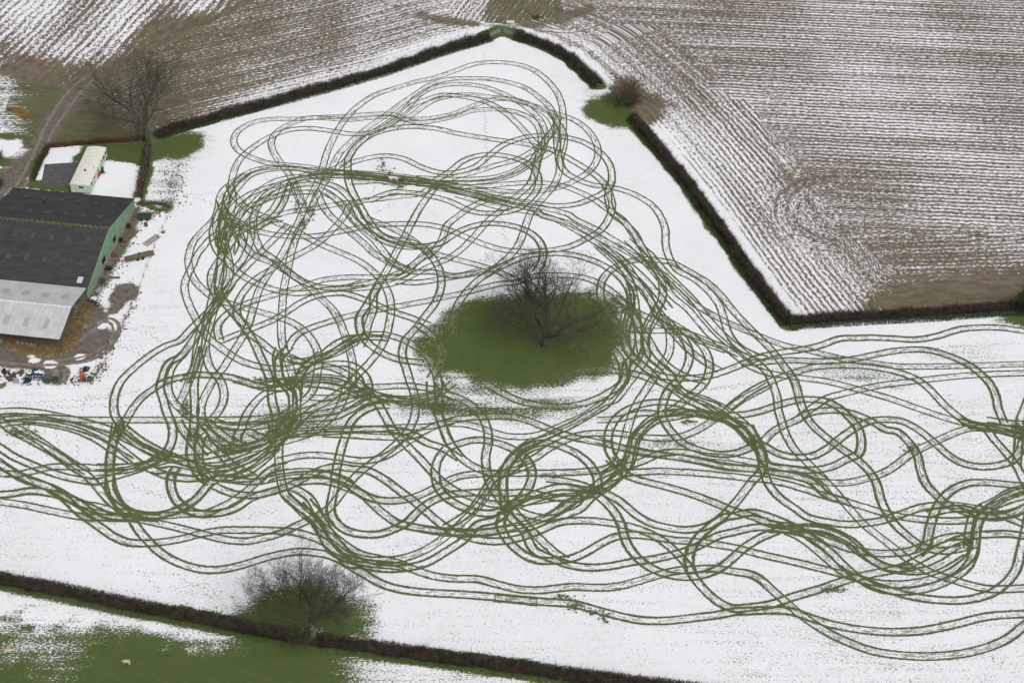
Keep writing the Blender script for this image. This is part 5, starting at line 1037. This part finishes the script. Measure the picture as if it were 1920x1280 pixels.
# scrap along the bottom of the yard
o = rooted('cultivator', 'small orange farm machine on the snow in the bottom corner of the yard', 'machine', 156, 712, .3); mb = MB(); mb.box((0, 0, 1.0), (.9, .7, 1.3)); mb.add([(-.45, -.35, 1.65), (.45, -.35, 1.65), (.3, .3, 1.95), (-.3, .3, 1.95), (.45, .35, 1.65), (-.45, .35, 1.65)], [(0, 1, 2, 3), (1, 4, 2), (0, 3, 5), (3, 2, 4, 5)]); mb.build('hood', M_orange, o)
[MB().tube((x_, -.3, .35), (x_ + .12, -.3, .35), .35, n=14).build('wheel', M_rubber, o) for x_ in (-.65, .55)]; mb = MB(); mb.tube((.4, 0, .5), (1.6, .6, .4), .07); mb.tube((1.6, .6, .4), (1.9, .9, 1.2), .05); mb.tube((1.2, 0, .2), (2.2, .1, .3), .06); mb.build('arm', M_grey, o)
o = rooted('water_tank', 'dark green tank with a pale pipe frame beside the orange machine', 'tank', 167, 714, .2); mb = MB(); mb.tube((-.9, 0, .5), (.9, 0, .5), .5, n=14); mb.build('drum', M_gdk, o); mb = MB(); mb.tube((-.5, -.5, 0), (-.2, -.2, 1.5), .05); mb.tube((-.2, -.2, 1.5), (.9, .1, 1.4), .05); mb.tube((.9, .1, 1.4), (.6, -.5, 0), .05); mb.build('pipe_frame', M_white, o)
o = rooted('scrap_cultivator', 'blue framed implement half covered by snow among the yard scrap', 'machine', 66, 706, .05); mb = MB()
mb.tube((-2.1, -.7, .5), (2.1, -.7, .5), .13); mb.tube((-1.9, .5, .55), (1.5, .6, .5), .09); [mb.tube((x_, -.7, .5), (x_ * .6, .9, .7), .08) for x_ in (-1.8, -.6, .6, 1.8)]; mb.build('frame', M_blue, o)
mb = MB(); [mb.tube((x_, -.9, .5), (x_ + .15, -1.15, 0), .05) for x_ in np.linspace(-1.9, 1.9, 9)]; mb.build('tines', M_rust, o); mb = MB(); [mb.lump((x_, y_, .6), (.55, .4, .35), k, amp=.3) for k, (x_, y_) in enumerate(((-1.1, .2), (.2, .4), (1.1, .1), (-.2, 1.2)))]; mb.build('hopper', M_gdk, o); mb = MB(); [mb.lump((x_, y_, .88), (.4, .25, .12), k + 9, amp=.4) for k, (x_, y_) in enumerate(((-1.0, .2), (.3, .4), (1.1, .2)))]; mb.build('snow_cap', M_slush, o)
rnd = random.Random(9); sp_l = [(8, 698, M_rubber, 'dark scrap lump at the far left of the yard'), (18, 712, M_rust, 'rusty scrap drum left of the blue implement'), (30, 716, M_grey, 'grey engine block below the bramble bush'), (88, 716, M_gdk, 'dark scrap lump right of the blue implement'), (40, 700, M_rust, 'rusty scrap lump behind the blue implement'), (4, 725, M_wood, 'pale timber scrap at the lower left yard edge'), (52, 716, M_rubber, 'black scrap lump in front of the blue implement'), (104, 714, M_gdk, 'small dark lump between the blue implement and the wheel ruts'),
        (226, 452, M_rubber, 'dark scrap lump against the middle of the green wall'), (213, 480, M_rust, 'rusty scrap lump by the green wall, nearer the pale barn'), (204, 505, M_rubber, 'black scrap lump against the near part of the green wall'), (192, 528, M_gdk, 'dark scrap at the green wall beside the short baulk'), (240, 426, M_rubber, 'black scrap lump between the poles and the trailer'), (186, 546, M_grey, 'grey scrap lump close to the tyres at the wall')]
for k, (px, py, m_, lb) in enumerate(sp_l):
    o = rooted('scrap', lb, 'scrap', px, py, rnd.uniform(0, 3), 'scrap lumps in the yard'); mb = MB(); mb.lump((0, 0, .3), (.75, .5, .45), k + 20, 12, 7, .5, flat=0); [mb.tube((rnd.uniform(-.6, .6), rnd.uniform(-.5, .5), .1), (rnd.uniform(-.9, .9), rnd.uniform(-.8, .8), rnd.uniform(.4, .9)), .05) for _ in range(4)]; mb.build('casting', m_, o)
rng = np.random.default_rng(77); V = []; k = 0
for (pts, wd_, cnt) in (([(262,392),(246,430),(228,470),(206,515),(176,562)], 2.0, 500), ([(0,704),(60,706),(110,712),(175,706),(196,680)], 1.6, 500), ([(285,395),(330,384),(322,330),(345,300)], 2.6, 420), ([(262,545),(215,645),(172,720)], 1.0, 200), ([(262,405),(300,400)], 1.0, 120)):
    c = catmull(G2(pts), .3); t = np.gradient(c, axis=0); t /= np.linalg.norm(t, axis=1)[:, None]; n = np.stack([-t[:, 1], t[:, 0]], -1)
    for _ in range(cnt):
        i = rng.integers(0, len(c)); p = c[i] + n[i] * rng.normal(0, wd_ * .6); r_ = .07 + .24 * rng.random() ** 3; h_ = r_ * (.6 + rng.random()); ph = rng.random() * 6
        b4 = [(p[0] + r_ * math.cos(ph + a) * (.7 + .6 * rng.random()), p[1] + r_ * math.sin(ph + a) * (.7 + .6 * rng.random()), .004) for a in (0, 1.57, 3.14, 4.71)]; tp = (p[0] + rng.normal(0, r_ * .3), p[1], h_)
        V += [b4[0], b4[1], tp, b4[1], b4[2], tp, b4[2], b4[3], tp, b4[3], b4[0], tp]
V = np.array(V); tag(mesh_np('rubble', V, np.arange(len(V)).reshape(-1, 3), basic('rubble', srgb(52, 48, 42), .9, col2=srgb(112, 94, 78), scale=.8)), 'loose dark rubble, weeds and bark scattered round the edges of the farmyard', 'rubble', kind='stuff')
# wire fence round the yard
def fence(label, pts, sp=3.2, h=1.15, group='wire fences'):
    c = catmull(G2(pts), .4); s = np.arange(0, len(c) * .4, sp); org = c[0]; o = empty('wire_fence', (org[0], org[1], 0), label, 'fence', group); last = None; wires = MB(); 
    for a in s:
        p = c[min(len(c) - 1, int(a / .4))] - org; mb = MB(); mb.tube((p[0], p[1], 0), (p[0], p[1], h), .07, .055, n=6); mb.build('post', M_wood, o)
        if last is not None: [wires.tube((last[0], last[1], z), (p[0], p[1], z), .012, n=3, cap=False) for z in (.35, .7, 1.05)]
        last = p
    wires.build('wires', M_grey, o); return o
fence('post and wire fence between the farmyard clutter and the tracked field', [(322, 395), (305, 430), (290, 465), (275, 505), (258, 552), (235, 600), (213, 648), (192, 690), (172, 720)])
fence('post and wire fence along the bottom of the farmyard', [(170, 721), (120, 722), (60, 723), (-30, 724)])
fence('post and wire fence along the foot of the straight hedge on the right', [(1484, 617), (1600, 609), (1750, 600), (1930, 588)])
# gates at the far corner
def gate(label, a, b_):
    A = G2([a])[0]; B = G2([b_])[0]; d = B - A; L = float(np.linalg.norm(d)); o = empty('field_gate', (A[0], A[1], 0), label, 'gate', 'gates at the far field corner', math.atan2(d[1], d[0]))
    for x_ in (0, L): mb = MB(); mb.tube((x_, 0, 0), (x_, 0, 1.5), .13, n=8); mb.build('gate_post', M_wood, o)
    mb = MB(); [mb.box((L / 2, 0, z), (L - .4, .05, .09)) for z in (.25, .45, .68, .92, 1.2)]; [mb.box((x_, 0.03, .72), (.09, .05, 1.05)) for x_ in (.25, L / 2, L - .25)]; mb.tube((.3, .05, .25), (L - .3, .05, 1.2), .035, n=4); mb.build('bars', M_grey, o)
gate('grey barred gate between the far left hedge end and the corner post', (914, 72), (940, 61)); gate('weathered barred gate from the corner post to the right hand hedge', (943, 62), (968, 70))
o = rooted('feed_trough', 'small white trough beside the muddy crossing above the gates', 'trough', 957, 43.5, .02); mb = MB(); mb.box((0, 0, .12), (2.0, .6, .1)); [mb.box((0, s_ * .3, .35), (2.0, .06, .45)) for s_ in (-1, 1)]; [mb.box((s_ * 1.0, 0, .35), (.06, .6, .45)) for s_ in (-1, 1)]; mb.build('basin', M_white, o)
# burnt out debris in the field
o = rooted('debris', 'pale pinkish crumpled debris with rusty scraps lying on the worn track', 'debris', 737, 334, -.15); mb = MB(); [mb.lump((x_, y_, .1 + .05 * (k % 3)), (.38, .34, .14), k, amp=.5, flat=.0) for k, (x_, y_) in enumerate(((-.7, .1), (0, .2), (.6, -.1), (-.2, -.4), (.9, -.3)))]; mb.build('ash', basic('pink_white_ash', srgb(212, 196, 194), .9, var=.1), o)
mb = MB(); rnd = random.Random(3); [mb.box((rnd.uniform(-.8, 3.4), -.75 + rnd.uniform(-.35, .35), .22), (rnd.uniform(.4, .9), .2, .06), rnd.uniform(-.3, .3)) for _ in range(9)]; mb.build('scraps', basic('red_rust', srgb(112, 72, 60), .9), o)

# ------------------------------------------------------------------ sheep
M_wool = basic('wool', srgb(196, 186, 164), .95, col2=srgb(172, 160, 136), scale=14, bump=.5); M_face = basic('sheep_face', srgb(180, 170, 150), .8)
def sheep(label, px, py, rz, seed, head_down):
    o = rooted('sheep', label, 'sheep', px, py, rz, 'grazing sheep')
    me = bpy.data.meshes.new('body'); hz = .30 if head_down else .95
    # spine joints, legs with knee / hock joints, neck and head: one skinned figure
    V = [(-.55, 0, .72), (-.25, 0, .74), (.1, 0, .73), (.42, 0, .74), (.66, 0, .66 if head_down else .9), (.80, 0, hz + .12), (.96, 0, hz - .02), (-.66, 0, .55),
         (-.50, .15, .45), (-.60, .16, .26), (-.54, .16, .03), (-.50, -.15, .45), (-.60, -.16, .26), (-.54, -.16, .03),
         (.40, .15, .45), (.42, .15, .25), (.42, .15, .03), (.40, -.15, .45), (.42, -.15, .25), (.42, -.15, .03)]
    E = [(0, 1), (1, 2), (2, 3), (3, 4), (4, 5), (5, 6), (0, 7), (0, 8), (8, 9), (9, 10), (0, 11), (11, 12), (12, 13), (3, 14), (14, 15), (15, 16), (3, 17), (17, 18), (18, 19)]
    Rr = [.25, .30, .31, .27, .15, .11, .06, .06, .12, .05, .04, .12, .05, .04, .11, .05, .04, .11, .05, .04]
    me.from_pydata(V, E, []); ob = bpy.data.objects.new('body', me); C.objects.link(ob); ob.parent = o; md = ob.modifiers.new('skin', 'SKIN')
    for i, r in enumerate(Rr): me.skin_vertices[0].data[i].radius = (r, r)
    me.skin_vertices[0].data[1].use_root = True; ss = ob.modifiers.new('sub', 'SUBSURF'); ss.levels = 2; ss.render_levels = 2
    me.materials.append(M_wool)
    [MB().lump((.84, s_ * .14, hz + .14), (.04, .10, .04), 1, 8, 5, .1).build('ear', M_face, ob) for s_ in (-1, 1)]
sheep('cream sheep grazing alone near the left frame edge in the pasture', 17, 1223, .25, 1, True)
sheep('cream sheep standing farther right in the green pasture below the hedge', 238, 1244, 2.9, 2, True)
print('objects', len(bpy.data.objects))
